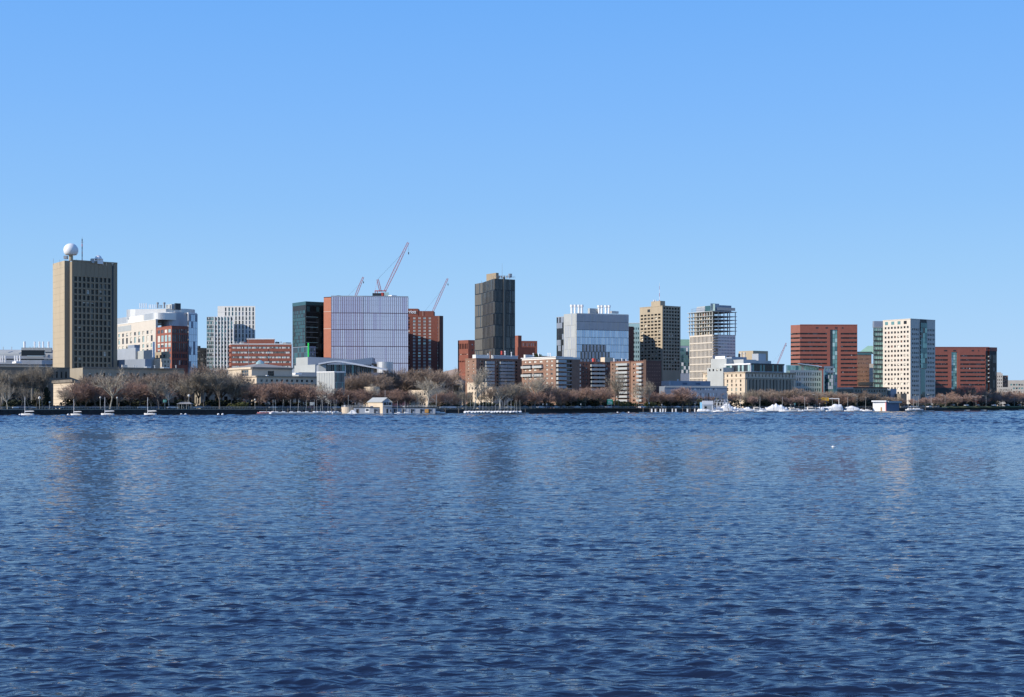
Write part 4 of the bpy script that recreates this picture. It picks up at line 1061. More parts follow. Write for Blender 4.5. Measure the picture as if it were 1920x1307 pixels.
def low_right():
    D=940; b=Bld('stone_hall','low dark stone hall with pale sunlit end, before the red granite blocks',1600,D)
    P,Rt,Bk,Lf,z1=block(b,1568,1600,1664,D-40,726.5,limestone,a=R(30),left=dict(rows=(735,765,1),zr=[(735,740),(745,752)],n=4,wf=.35,dep=.4),front=dict(rows=(728,766,4),n=12,wf=.4,hf=.4,dep=.4,blind=.15))
    b.single('sunlit_facing',lambda q:b.obox(q,Lf,P,Z(731,D),z1+.2,.2,cream,.02)); b.single('cornice',lambda q:b.obox(q,P,Rt,z1-.3,z1+.4,.3,brickdark))  # cream facing paints sunlight on the end
    b.finish()
    D=1010; b=Bld('shopping_block','long low dark grey block below the green roofed brick block',1640,D)
    block(b,None,1600,1682,D,725,greymetal,a=R(12),front=dict(rows=(733,745,1),n=10,wf=.6,hf=.4,dep=.3),dep=15); b.finish()
    D=1500; b=Bld('apartment_block','pale stepped apartment block with brick bays peeking out right of lower red block',1880,D)
    a=R(4)
    block(b,1868,1869,1880,D,700,cream,a=a,front=dict(rows=(703,728,4),n=3,wf=.5,hf=.5,dep=.3,blind=.2))
    block(b,1866,1872,1890,D+14,704,brick2,a=a,front=dict(rows=(706,740,5),n=6,wf=.5,hf=.5,dep=.3,blind=.2))
    block(b,1860,1861,1877,D+20,698,cream,a=a); block(b,1872,1873,1899,D-20,726,cream,a=a,front=dict(rows=(728,740,2),n=8,wf=.5,hf=.5,dep=.3)); b.finish()
    D=1560; b=Bld('office_block','long white office block with pale green windows at the far right edge',1900,D)
    block(b,1886,1889,2010,D,713,cream,a=R(2),front=dict(rows=(718,745,4),n=22,wf=.75,hf=.45,dep=.3,glass=[(glassgreen,2),(glassmid,2)],blind=.2)); b.finish()
low_right()
def blue_low():
    D=780; b=Bld('low_office_block','low shaded blue grey block with sunlit white end, in front of the concrete grid tower',1257,D)
    block(b,1234,1256.5,1332,D,714,bluegrey,a=R(26),left=dict(rows=(716,724,1),n=1,skip=lambda i,j:True),front=dict(rows=(717,722,1),n=2,ml=.2,mr=.15,wf=.35,hf=.8,dep=.3,glass=[(deepblue,1)],blind=0))  # blue-grey puts shade into light grey walls
    P=W(1256.5,D); b.single('sunlit_end',lambda q:b.obox(q,go(P,R(116),1236),P,Z(723,D),Z(714,D),.2,whitepaint,.02))  # white sheet paints the sunlit end
    P,Rt,Bk,Lf,z1=block(b,1236,1246,1363,D-22,724,bluegrey,a=R(16),front=dict(rows=(726,758,1),zr=[(728,731.5),(737,752)],n=13,ml=.3,mr=.15,wf=.42,dep=.3,glass=[(bluegrey,2),(glassblue,1),(glassmid,1)],blind=0))
    b.single('parapet',lambda q:b.obox(q,P,Rt,z1-.8,z1+.2,.25,palegrey))
    vent(b,1271,D+10,711,715,.9,whitepaint,n=6); b.finish()
blue_low()
# --- brick apartment blocks with balconies
def apt(label,D,C,L,Rr,yt,left=None,front=None,a=GRID,m=brick2,ground=True,corner=None):
    b=Bld('apartment_block',label,C,D)
    return b
def apartments():
    # A : behind bare trees, left
    D=720; b=Bld('apartment_block','brick apartment block with white penthouse, directly below the black tower',893,D)
    P,Rt,Bk,Lf,z1=block(b,872.5,893,988,D,672.5,brick2,cop=brick2,left=dict(rows=(674,745,11),n=2,wf=.3,hf=.25,dep=.3,glass=[(glassmid,1),(blind,1)],blind=.3),front=dict(rows=(674,745,11),n=1,xs=[(902,3),(915,6.5),(932,2),(943,6),(955,6),(968,2)],wf=.4,hf=.5,dep=.5,glass=[(glassdark,4),(glassmid,2)],blind=.15,fm=white,mull=(1,0)))
    zs=[Z(681.5+6.45*i,D) for i in range(10)]
    for pa,pb in ((908.5,924.5),(935.5,949),(949.5,962)): balconies(b,go(P,GRID,pa),go(P,GRID,pb),zs,1.5,1.25,palegrey,white)
    b.single('penthouse',lambda q:block_s(b,q,886,892,920,D+6,665,673,white)); b.single('penthouse',lambda q:block_s(b,q,922,925,970,D+10,667,673,greymetal))
    for p0 in (922,933,947,958,970): q0=W(p0,D+9+(p0-922)*.35); b.bar('pergola_post',(*q0,Z(673,D)),(*q0,Z(665,D)),.25,white)
    P3=W(922,D+8); b.single('pergola_beam',lambda q:b.obox(q,P3,go(P3,R(30),971),Z(666,D),Z(665,D),.6,white))
    roofbox(b,918,921,D+6,659,673,brick2,name='chimney'); roofbox(b,939,944,D+20,658,665,red,name='orange_rooftop_box'); vent(b,947,D+12,658,666,1,whitepaint); vent(b,959,D+12,660,668,1,whitepaint)
    vent(b,915,D+5,663,666,1,whitepaint)
    b.finish()
    # B
    D=700; b=Bld('apartment_block','sunlit brick apartment block with green-tinged balcony corner and white roof terrace',1042,D)
    lw=dict(rows=(673,743,1),zr=[(675,678.5),(683,686.5),(690.5,694),(699,702.5),(707,710.5),(716,719.5),(724,727.5)],n=1,xs=[(985,1.8),(993,2.6),(1003,2.6),(1014,2.8),(1025.5,2),(1034.5,2)],dep=.3,glass=[(glassmid,2),(blind,4)],blind=.55,fm=white,mull=(1,0))
    P,Rt,Bk,Lf,z1=block(b,978.5,1042,1087,D,673,brick2,left=lw,front=dict(rows=(673,745,9),n=1,xs=[(1051,7),(1066,6)],hf=.6,dep=.7,glass=[(glassdark,4),(glassmid,2)],blind=.12))
    zs=[Z(679.5+8.05*i,D) for i in range(7)]
    balconies(b,go(P,GRID,1043),go(P,GRID,1058.5),zs,1.7,1.25,palegrey,white)
    zb=[Z(684+8.05*i*2,D) for i in range(3)]
    L1=lambda px:go(P,GRID+math.pi/2,px)
    for y in (690.5,706.5): 
        for pa,pb in ((980,998),(1001,1018.5)):
            b.single('loggia',lambda q:b.obox(q,L1(pa),L1(pb),Z(y+.5,D),Z(y-8.5,D),.02,glassdark,.03)); balconies(b,L1(pa),L1(pb),[Z(y-2,D)],1.2,1.15,palegrey,white)
    for i in range(8):
        zz=Z(679.5+8.05*i+1,D); b.single('sill_band',lambda q:b.obox(q,go(P,GRID,1061.5),go(P,GRID,1072),zz-.12,zz+.12,.15,greymetal,.02))
    b.single('roof_terrace',lambda q:b.prism(q,[P,Rt,Bk,Lf],z1,z1+1.1,white,top=roofm)); b.single('penthouse',lambda q:block_s(b,q,982,985,1003,D+30,665,673,white))
    b.single('roof_slab',lambda q:b.prism(q,[(P[0],P[1]-.8),go(P,GRID,1074),(Bk[0],Bk[1]),(Lf[0]-.6,Lf[1])],z1+.9,z1+1.3,whitepaint))
    b.single('penthouse',lambda q:block_s(b,q,1003,1006,1050,D+26,667,673,darkmetal)); 
    for px in (1000,1010,1028,1032): vent(b,px,D+20,662,668,1,whitepaint,n=6)
    b.finish()
    # C : wide wing with balcony stacks, its shade put into darker brick
    D=800; b=Bld('apartment_block','wide shaded brick apartment wing with stacked balconies and orange rooftop box',1090,D)
    a=R(20)
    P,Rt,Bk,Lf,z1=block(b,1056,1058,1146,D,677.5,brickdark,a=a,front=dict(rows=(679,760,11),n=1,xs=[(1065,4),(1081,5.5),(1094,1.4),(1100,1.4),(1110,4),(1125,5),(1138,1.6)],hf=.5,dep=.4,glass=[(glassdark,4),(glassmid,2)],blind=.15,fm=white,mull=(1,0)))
    zs=[Z(686.5+7.6*i,D) for i in range(8)]
    for pa,pb in ((1075,1087),(1107,1119.8),(1120.2,1132.5)): balconies(b,go(P,a,pa),go(P,a,pb),zs,1.7,1.2,palegrey,white)
    roofbox(b,1110,1117,D+10,672,679,red,name='orange_rooftop_box'); b.single('penthouse',lambda q:block_s(b,q,1126,1134,1150,D+8,670,679,creamstone))
    for px in (1086,1152,1166): vent(b,px,D+8,672,678,1,whitepaint,n=6)
    b.finish()
    # D, E : two sunlit wings near the road
    D=775; b=Bld('apartment_block','brick apartment wing with wide white balconies facing left, behind green road sign',1182,D)
    lw=dict(rows=(679,762,11),n=1,xs=[(1149,1.1),(1154,1.1),(1169,10)],hf=.45,dep=.7,glass=[(glassdark,3),(glassmid,1),(blind,1)],blind=.2,ml=.02,mr=.03)
    P,Rt,Bk,Lf,z1=block(b,1144.5,1181,1185,D,677.5,brick2,left=lw,cop=brickdark)
    zs=[Z(685+7.55*i,D) for i in range(10)]
    balconies(b,go(P,R(126),1158.5),go(P,R(126),1179.5),zs,1.6,1.2,palegrey,palegrey)
    vent(b,1151,D+10,672,678,.9,whitepaint,n=6); vent(b,1174,D+4,673,678,.9,whitepaint,n=6); b.finish()
    D=765; b=Bld('apartment_block','rightmost brick apartment wing with narrow white balconies and long shaded side',1209,D)
    lw=dict(rows=(679,762,11),n=1,xs=[(1188.5,1.6),(1202,4.5)],hf=.42,dep=.6,glass=[(glassdark,3),(glassmid,1)],blind=.3,ml=.02,mr=.03)
    P,Rt,Bk,Lf,z1=block(b,1182,1209.5,1240,D,677,brick2,left=lw,cop=brickdark,front=None)
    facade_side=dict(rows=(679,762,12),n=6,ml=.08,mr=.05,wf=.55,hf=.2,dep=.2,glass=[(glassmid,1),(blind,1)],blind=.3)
    facade(b,(P[0]+.03,P[1]-.04),(Rt[0]+.03,Rt[1]-.04),GZ,z1,brickdark,facade_side,D)  # overlaid side wall, its shade painted as darker brick
    zs=[Z(684.5+7.55*i,D) for i in range(10)]
    balconies(b,go(P,R(126),1197),go(P,R(126),1206.5),zs,1.6,1.2,palegrey,palegrey)
    b.single('edge_pier',lambda q:b.prism(q,[(P[0]-.9,P[1]-.6),(P[0]+.5,P[1]-.6),(P[0]+.5,P[1]+.2),(P[0]-.9,P[1]+.2)],GZ,z1+.8,brick2)); b.finish()
apartments()
# --- small stone buildings glimpsed between the trees in the middle
def mid_stone():
    D=695; b=Bld('stone_house','small cream stone house with tall windows, left of the boathouse gable',690,D)
    block(b,682,700,712,D-20,725,creamstone,left=dict(rows=(728,764,4),n=3,wf=.3,hf=.45,dep=.3)); b.finish()
    D=720; b=Bld('stone_house','cream stone house with shaded side behind pale bare tree, middle left',798,D)
    block(b,766,802,830,D-30,731,creamstone,left=dict(rows=(734,762,3),n=4,wf=.3,hf=.5,dep=.3),front=dict(rows=(734,762,3),n=4,wf=.3,hf=.4,dep=.3))
    block(b,793,815,850,D+5,716,creamstone,cop=limestone,front=dict(rows=(719,760,4),n=6,wf=.35,hf=.5,dep=.4),left=dict(rows=(719,760,4),n=3,wf=.35,hf=.5,dep=.4)); b.finish()
    D=730; b=Bld('stone_house','cream stone house with low domed roof, behind trees left of centre',862,D)
    P,Rt,Bk,Lf,z1=block(b,848,868,880,D,722,creamstone,left=dict(rows=(724,760,3),n=3,wf=.35,hf=.5,dep=.4),front=dict(rows=(724,760,3),n=4,wf=.35,hf=.5,dep=.4))
    def dm(q): c=b.l(W(861,D+6)); b.M(q).lathe((c[0],c[1],z1-GZ-.1),[(4.4*math.cos(R(15*i)),3.2*math.sin(R(15*i))) for i in range(6)]+[(1.2,3.1),(1.2,4.4)],creamstone,16)
    b.single('dome',dm)
    block(b,875,876,905,D-30,736,darkstone,a=R(10),front=dict(rows=(738,764,3),n=6,wf=.35,hf=.5,dep=.4))
    b.finish()
    D=690; b=Bld('stone_mansion','four-storey cream stone mansion with dark windows behind the white dinghy row',913,D)
    block(b,876,913,916,D,718,creamstone,cop=creamstone,left=dict(rows=(723,760,4),n=6,wf=.36,hf=.52,dep=.4,glass=[(glassdark,2),(glassmid,1)]))
    block(b,913.5,924,962,D-4,726,creamstone,cop=limestone,left=dict(rows=(728,762,3),n=1,wf=.25,hf=.4,dep=.4),front=dict(rows=(730,762,3),n=6,wf=.3,hf=.45,dep=.4,blind=.1))
    b.finish()
mid_stone()

# --- cranes
def crane(label, D, pbase, ptip, pm=None, group='red luffing cranes', hook=8):
    X0,Y0=X(pbase[0],D),D; b=Bld('tower_crane',label,pbase[0],D,cat='crane',group=group)
    base=Vector((X0,Y0,Z(pbase[1],D))); tip=Vector((X(ptip[0],D),D,Z(ptip[1],D)))
    def truss(q,p,r,w,m,n,taper=.5):
        d=(r-p); k=d.normalized(); s_=Vector((0,1,0)); u=k.cross(s_).normalized()
        wd=lambda t:w*(1-abs(t-.45)*2*taper*.8) 
        cs=[]
        for i in range(n+1):
            t=i/n; c=p+d*t; h=wd(t)/2; cs.append([c+u*h+s_*h,c+u*h-s_*h,c-u*h-s_*h,c-u*h+s_*h])
        for i in range(n):
            for j in range(4):
                b.bar(q,cs[i][j],cs[i+1][j],.21,m,3); b.bar(q,cs[i][j],cs[i+1][(j+1)%4],.09,m,3)
    L=(tip-base).length
    b.single('jib',lambda q:truss(q,base,tip,2.6 if pm else 2.2,pinkred,max(8,int(L/3)),.45))
    b.single('tower_mast',lambda q:truss(q,Vector((X0,Y0,GZ)),base-Vector((0,0,1)),2.2,red,22,0))
    tt=tip+Vector((.3,0,-hook)); b.bar('hoist_rope',tip,tt,.06,darkmetal,3); 
    b.single('hook_block',lambda q:b.bar(q,tt,tt-Vector((0,0,2.2)),.6,darkmetal,6,.3))
    if pm:
        mt=Vector((X(pm[0],D),D,Z(pm[1],D))); tl=Vector((X(703,D),D,Z(545,D)))
        b.single('back_mast',lambda q:truss(q,base+Vector((-4,0,0)),mt,2.0,red,9,.2))
        b.bar('guy_rope',mt,base+(tip-base)*.80,.09,darkmetal,3); b.bar('guy_rope',mt,Vector((tl.x,tl.y,tl.z)),.09,red,3)
        zb=base.z
        b.single('counter_jib',lambda q:[b.bar(q,(tl.x,D,zb+.8),(base.x+2,D,zb+.8),.5,red,4),b.bar(q,(tl.x,D,zb+.8),(tl.x+1,D,zb-6.5),.35,red,4),b.bar(q,(tl.x+2.5,D,zb+.8),(tl.x+3,D,zb-6.5),.3,red,4)])
        b.single('machinery',lambda q:b.prism(q,[(base.x-12,D-1.5),(base.x-1,D-1.5),(base.x-1,D+1.5),(base.x-12,D+1.5)],zb-4.5,zb-1.5,darkmetal))
        b.single('cab',lambda q:b.prism(q,[(base.x,D-2),(base.x+4.5,D-2),(base.x+4.5,D+.5),(base.x,D+.5)],zb-4,zb-.8,glasscyan))
        b.single('slewing_ring',lambda q:b.bar(q,(base.x-2,D,zb-7),(base.x-2,D,zb-1),1.8,red,8))
    else:
        b.bar('guy_rope',base+Vector((-9,0,2)),base+(tip-base)*.75,.07,darkmetal,3)
    return b.finish()
crane('big red luffing crane rising from behind the finned glass block',1340,(721,547),(765.5,454.5),(708,524),hook=10)
crane('smallest of three red cranes, tip just above left part of finned glass block',1500,(664,562),(681,519.5),hook=5)
crane('slender red crane jib rising from behind the brick hotel roof',1500,(809,590),(839.5,522),hook=6)
crane('faint distant crane jib left of the taller red granite block',2300,(1457,684),(1474,643),hook=4)
# ================================================================ trees
class TreeGen:
    def __init__(s, seed, H, spread, counts, trunkf, bias, tw):
        s.r=random.Random(seed); s.t=MB(); s.c=MB(); s.H=H; s.counts=counts; s.bias=bias; s.tw=tw; s.spread=spread
        s.tv=[]; s.L=[.0,.42,.26,.17,.115]
        s.branch(Vector((0,0,0)),Vector((s.r.uniform(-.06,.06),s.r.uniform(-.06,.06),1)).normalized(),H*trunkf,H*.020,0)
    def branch(s,p,d,l,rad,lv):
        r=s.r
        if lv>=4:
            e=p+d*l; side=d.cross(Vector((r.gauss(0,1),r.gauss(0,1),r.gauss(0,1)))).normalized()*s.tw
            i=len(s.c.v); s.c.v.extend([tuple(p-side),tuple(p+side),tuple(e)]); s.c.f.append((i,i+1,i+2)); s.c.m.append(0)
            return
        ns=3 if lv<2 else 2; pts=[p]; dd=d.copy()
        for k in range(ns):
            dd=(dd+Vector((r.gauss(0,.09),r.gauss(0,.09),r.gauss(0,.05)+s.bias*(.05 if lv else 0)))).normalized()
            pts.append(pts[-1]+dd*l/ns)
        for k in range(ns):
            ra=rad*(1-.55*k/ns); rb=rad*(1-.55*(k+1)/ns)
            if lv<=2: s.t.bar(pts[k],pts[k+1],ra,bark,5 if lv==0 else 3,r2=rb)
            else:
                side=dd.orthogonal().normalized()*max(ra*.8,.03)
                i=len(s.c.v); s.c.v.extend([tuple(pts[k]-side),tuple(pts[k]+side),tuple(pts[k+1]+side*.6),tuple(pts[k+1]-side*.6)]); s.c.f.append((i,i+1,i+2,i+3)); s.c.m.append(0)
        n=s.counts[lv]; az=r.uniform(0,6.28)
        for k in range(n):
            t=(r.uniform(.72,1) if lv==0 else r.uniform(.22,1)); 
            if lv and k==0: t=1
            f=t*ns; j=min(ns-1,int(f)); q=pts[j].lerp(pts[j+1],f-j)
            az+=2.4+r.uniform(-.5,.5)
            tilt=(s.spread if lv==0 else .75)*r.uniform(.45,1.15)
            if lv==0 and k<2: tilt*=.35
            a=dd.orthogonal().normalized(); b=dd.cross(a)
            nd=(dd*math.cos(tilt)+(a*math.cos(az)+b*math.sin(az))*math.sin(tilt)); nd.z+=s.bias*.28; nd.normalize()
            s.branch(q,nd,s.H*s.L[lv+1]*r.uniform(.65,1.15)*(1-.25*t if lv>0 else 1),rad*(.55 if lv<2 else .5),lv+1)
    def meshes(s, twig):
        s.c.mats=[twig]; c=s.c.mesh('crown'); s.t.mats=[bark]; t=s.t.mesh('trunk'); return t,c
PROT={}
def proto(kind,i):
    k=(kind,i)
    if k in PROT: return PROT[k]
    P_={'round':(14,1.0,(8,7,8,9),.26,.3,.036,twigred),'brown':(16,.85,(8,7,8,9),.28,.5,.034,twigbrown),
        'tall':(20,.72,(9,8,8,8),.34,.55,.045,twiggrey),'pale':(20,.75,(7,6,6,6),.36,.6,.06,twigpale),
        'pink':(11,.95,(8,6,7,8),.24,.5,.045,twigpink),'sparse':(18,.85,(7,6,5,5),.34,.5,.05,twiggrey)}[kind]
    H,sp,cn,tf,bi,tw,m=P_
    g=TreeGen(sum(map(ord,kind))*31+i*17,H,sp,cn,tf,bi,tw); t,c=g.meshes(m)
    if kind=='pale' or (kind=='sparse' and i%2): t.materials[0]=palebark
    zs=[v.co.z for v in c.vertices]; PROT[k]=(t,c,max(zs)); return PROT[k]
ORD=['','first','second','third','fourth','fifth','sixth','seventh','eighth','ninth','tenth','eleventh','twelfth','thirteenth','fourteenth','fifteenth','sixteenth','seventeenth','eighteenth','nineteenth','twentieth','twenty-first','twenty-second','twenty-third','twenty-fourth','twenty-fifth','twenty-sixth']
trng=random.Random(11)
def trees(kind, phrase, group, off, items, zb=None, wide=1.0, name='bare_tree'):
    items=sorted(items)
    for k,(px,yt) in enumerate(items,1):
        yt+=trng.uniform(-1.5,1.5)
        o_=off+trng.uniform(-3,4); D=shore(px)+o_; 
        zb_=GZ if zb is None else zb
        h=(Z(yt,D)-zb_)*1.06
        t,c,H=proto(kind,trng.randrange(4)); s=h/H
        lab=(f'{ORD[k]} from left of the {phrase}' if len(items)>1 else phrase)
        r=empty(name,(X(px,D),D,zb_),trng.uniform(0,6.28),label=lab,cat='tree',group=group if len(items)>1 else None)
        r.scale=(s*wide*trng.uniform(.95,1.15),s*wide*trng.uniform(.95,1.15),s)
        inst('trunk',t,r); inst('crown',c,r)
G='bare trees along the far bank'
trees('tall','tall grey bare trees at the left edge','tall bare trees at the left edge',32,[(3,692),(30,696),(52,690),(79,682)],wide=.95)
trees('sparse','thin grey bare trees among the left edge trees','thin trees at left edge',16,[(14,712),(40,722),(68,728)])
trees('round','reddish bare trees before the long dark hall','reddish trees before the long hall',22,[(140,716),(160,713),(180,716),(222,716),(243,712),(262,716),(283,720)],wide=1.15)
trees('sparse','thin pale-trunked trees before the long dark hall','thin trees before the long hall',12,[(124,726),(206,688),(298,706),(318,712)])
trees('brown','brown trees rising behind the long hall row','brown trees behind the hall row',46,[(170,702),(205,700),(232,700),(262,698),(290,700),(318,700),(338,698)],wide=1.1)
trees('brown','big dense brown trees right of the long hall','big dense brown trees',34,[(352,690),(370,682),(388,678),(403,682),(418,688),(438,699)],wide=1.0)
trees('tall','tall dark trees right of the long hall','tall dark trees right of the hall',20,[(346,706),(382,694),(412,696),(432,706),(455,716)])
trees('round','small reddish trees in the row before the lunette hall','reddish row before the lunette hall',18,[(468,724),(484,721),(500,719),(516,717),(532,717),(548,717),(563,719),(579,722)],wide=1.15)
trees('round','second line of reddish trees before the lunette hall','second reddish row before the lunette hall',34,[(476,722),(508,716),(540,715),(572,718)],wide=1.15)
trees('pale','pale grey bare tree in front of the grey panelled tower','',20,[(604,713)],wide=1.1)
trees('round','low reddish trees left of the boathouse','low reddish trees left of the boathouse',20,[(596,742),(622,742),(634,730),(650,726),(667,727),(684,731)],wide=1.2)
trees('brown','tall brown trees behind the low row left of the boathouse','brown trees behind the boathouse, left half',96,[(634,706),(650,701),(667,698),(684,700),(700,699),(716,701)],wide=1.15)
trees('brown','tall brown trees rising above the boathouse roof','brown trees above the boathouse roof',125,[(731,696),(747,693),(762,690),(778,689),(795,692),(812,694),(826,691)],wide=1.15)
trees('round','reddish trees behind the boathouse','reddish trees behind the boathouse',24,[(706,734),(722,732),(738,730),(754,727),(770,736)],wide=1.15)
trees('pale','bare tree with pale forked trunk right of the boathouse gable','',16,[(801,708)],wide=1.15)
trees('pale','slim pale tree directly behind the boathouse gable','',26,[(697,718)],wide=.8)
trees('round','reddish trees before the domed stone house','reddish trees before the domed stone house',22,[(818,735),(836,733)],wide=1.15)
trees('brown','brown trees behind the domed stone house','brown trees behind the domed house',150,[(838,697),(852,701),(868,700),(925,700),(940,702),(956,698)],wide=1.2)
trees('sparse','thin bare trees in front of the cream stone houses','thin trees before cream stone houses',34,[(768,736),(781,731),(790,738),(822,724),(858,728),(872,734),(903,730),(914,738)],wide=1.1)
trees('pale','tall pale bare tree in front of the cream mansion','',14,[(889,688)],wide=.9)
trees('pale','bushy pale bare tree at the corner of sunlit brick block','',18,[(1003,692)],wide=1.15)
trees('sparse','grey forked bare trees right of the cream mansion','grey forked trees right of the mansion',15,[(938,716),(958,712),(972,716)],wide=1.05)
trees('brown','brown trees at the foot of the sunlit brick apartments','brown trees below sunlit apartments',30,[(920,722),(944,720),(968,718),(986,714),(1022,716),(1044,720)],wide=1.1)
trees('round','low reddish trees before the balcony apartments','low reddish trees before the apartments',16,[(978,735),(996,733),(1012,732),(1030,734),(1050,731),(1072,730),(1098,725),(1128,726)],wide=1.15)
trees('brown','brown trees at the foot of the shaded balcony wing','brown trees below the shaded wing',30,[(1062,728),(1084,730),(1112,730),(1140,722)])
trees('sparse','thin bare trees in front of the narrow brick wings','thin trees before narrow brick wings',14,[(1152,688),(1160,704),(1198,712),(1216,708)],wide=.8)
trees('round','rounded reddish trees before the low blue grey block','rounded reddish trees before low blue block',18,[(1224,733),(1241,730),(1258,735),(1272,738)],wide=1.25)
trees('pink','pinkish bare trees before the low blue grey block','pinkish trees before low blue block',14,[(1280,725),(1292,736)],wide=1.2)
trees('round','reddish trees above the blue marina shed','reddish trees above the marina shed',24,[(1311,740),(1325,736),(1340,735),(1356,733),(1372,736)],wide=1.2)
trees('sparse','thin light trees below the cream columned hall','thin light trees below columned hall',22,[(1386,732),(1398,736),(1412,728)])
trees('brown','brown trees before the shaded columned front','brown trees before the columned front',26,[(1404,736),(1420,732),(1436,728),(1448,734),(1462,732),(1478,728)],wide=1.25)
trees('pink','low pinkish trees before the columned front','low pinkish trees before columned front',14,[(1412,742),(1442,742),(1470,742),(1498,738),(1514,740)],wide=1.25)
trees('brown','brown trees before the blue grey office block','brown trees before blue grey office',26,[(1490,726),(1504,730),(1520,733),(1534,736),(1548,732),(1562,734)],wide=1.25)
trees('round','dark reddish trees around the yellow gantry sign','dark reddish trees around the gantry',16,[(1530,746),(1544,748),(1560,744),(1575,738),(1588,735)],wide=1.2)
trees('pale','pale twiggy tree before the sunlit end of dark stone hall','',18,[(1590,733)],wide=1.3)
trees('brown','brown trees before the low dark grey block','brown trees before low dark block',24,[(1606,735),(1620,730),(1634,734),(1650,740),(1664,744),(1680,745)],wide=1.25)
trees('pink','small pinkish trees at the foot of cream tower','small pinkish trees below cream tower',26,[(1694,750),(1710,748),(1724,746),(1736,744),(1750,743)],wide=1.1)
trees('round','reddish trees below the lower red block','reddish trees below lower red block',34,[(1760,738),(1774,736),(1788,733)],wide=1.2)
trees('brown','big brown trees before the lower red block','big brown trees before lower red block',44,[(1803,724),(1818,722),(1834,730),(1848,731),(1862,728),(1878,733)],zb=3.0,wide=1.15)
trees('pink','pinkish trees on the right grass bank','pinkish trees on right grass bank',26,[(1756,744),(1772,744),(1796,742),(1812,738),(1826,737),(1842,742),(1872,740),(1890,744),(1906,742),(1918,744)],zb=3.2,wide=1.2)
trees('round','reddish trees at the far right edge','reddish trees at far right edge',50,[(1868,734),(1886,731),(1902,735),(1914,731),(1926,733)],zb=3.0,wide=1.25)

# ---- shrubs and hedges
def bush_mesh(seed,m,n=420):
    r=random.Random(seed); mb=MB(); mb.mats=[m]
    lobes=[(Vector((r.uniform(-.8,.8),r.uniform(-.5,.5),r.uniform(.25,.65))),r.uniform(.35,.6)) for _ in range(6)]
    for _ in range(n):
        c,rad=r.choice(lobes); v=Vector((r.gauss(0,1),r.gauss(0,1),r.gauss(0,1))).normalized()*rad*r.uniform(.7,1.05)+c
        if v.z<0: v.z=abs(v.z)*.3
        a=Vector((r.gauss(0,1),r.gauss(0,1),r.gauss(0,1))).normalized()*.11; b_=a.orthogonal().normalized()*.11
        i=len(mb.v); mb.v.extend([tuple(v-a),tuple(v+b_),tuple(v+a),tuple(v-b_)]); mb.f.append((i,i+1,i+2,i+3)); mb.m.append(0)
    return mb.mesh('shrub')
BUSH={m.name:[bush_mesh(k*7+1,m) for k in range(3)] for m in (leafdark,leafolive)}
def shrubs(m,phrase,group,off,items,name='shrub'):
    items=sorted(items)
    for k,(px,h,w) in enumerate(items,1):
        D=shore(px)+off+trng.uniform(-2,2); lab=f'{ORD[k]} from left of the {phrase}' if len(items)>1 else phrase
        o=inst(name,trng.choice(BUSH[m.name]),None,(X(px,D),D,GZ-.05 if px<1760 else 2.9),trng.uniform(-.3,.3),label=lab,cat='shrub',group=group if len(items)>1 else None)
        o.scale=(w,w*.8,h)
shrubs(leafdark,'tall dark evergreens under the left edge trees','dark evergreens at left',40,[(62,8,4),(72,10,4),(84,9,4)],'evergreen_shrub')
shrubs(leafdark,'dark hedge clumps under the trees before the long hall','hedge clumps before the long hall',30,[(8,4,6),(26,4,6),(150,5,6),(166,4,6),(186,5,6),(212,4,6),(232,4,6),(252,3,5),(276,4,6),(300,3,5),(322,4,6),(352,4,5),(376,4,6),(398,4,5)])
shrubs(leafdark,'dark hedge clumps under the reddish row, left of the dinghies','hedge clumps behind left dinghies',30,[(424,3,6),(446,4,6),(470,3,5),(490,3,6),(512,4,6),(534,3,6),(556,3,6),(578,4,6),(600,3,6),(622,3,6),(646,4,6)])
shrubs(leafolive,'olive green shrubs near the lunette hall','olive shrubs near the lunette hall',14,[(438,3,5),(446,2.4,4)])
shrubs(leafdark,'dark hedge clumps behind the right dinghy row','hedge clumps behind right dinghies',30,[(826,3,5),(846,3,6),(870,3,6),(896,3,6),(924,3,6),(950,4,6),(974,3,6),(994,3.5,6),(1016,4,7),(1040,3,6)])
shrubs(leafdark,'dark hedge clumps at the foot of the brick apartments','hedge clumps below the apartments',30,[(1062,5,7),(1082,6,7),(1102,6,7),(1120,5,6),(1136,4,6),(1156,4,5),(1226,5,7),(1244,5,7),(1264,6,7),(1284,6,7),(1302,6,7)])
shrubs(leafolive,'olive shrubs in front of the narrow brick wings','olive shrubs before brick wings',18,[(1168,4.2,5),(1190,3.4,4),(1206,3.4,5)])
shrubs(leafdark,'dark hedge clumps behind the white marina boats','hedge clumps behind marina',30,[(1322,6,8),(1345,6,8),(1368,5,8),(1392,5,8),(1416,5,8),(1440,6,8),(1464,5,8),(1488,6,8),(1512,6,8),(1536,5,8),(1560,5,8),(1584,5,8),(1608,6,8),(1632,5,8)])
shrubs(leafdark,'dark bushes under the trees on the right bank','dark bushes on right bank',46,[(1656,4,8),(1680,4,8),(1704,3,7),(1728,3,7),(1756,3,8),(1780,4,8),(1806,4,8),(1832,4,8),(1858,4,8),(1884,4,8),(1908,4,8)])
shrubs(leafolive,'round rooftop shrub on the sunlit brick block','',0,[(1010,1,1)])

for o in COL.objects:
    if o.get('label')=='round rooftop shrub on the sunlit brick block':
        o.location=(X(1011,722),722,Z(672,722)); o.scale=(2.3,2.3,2.6)

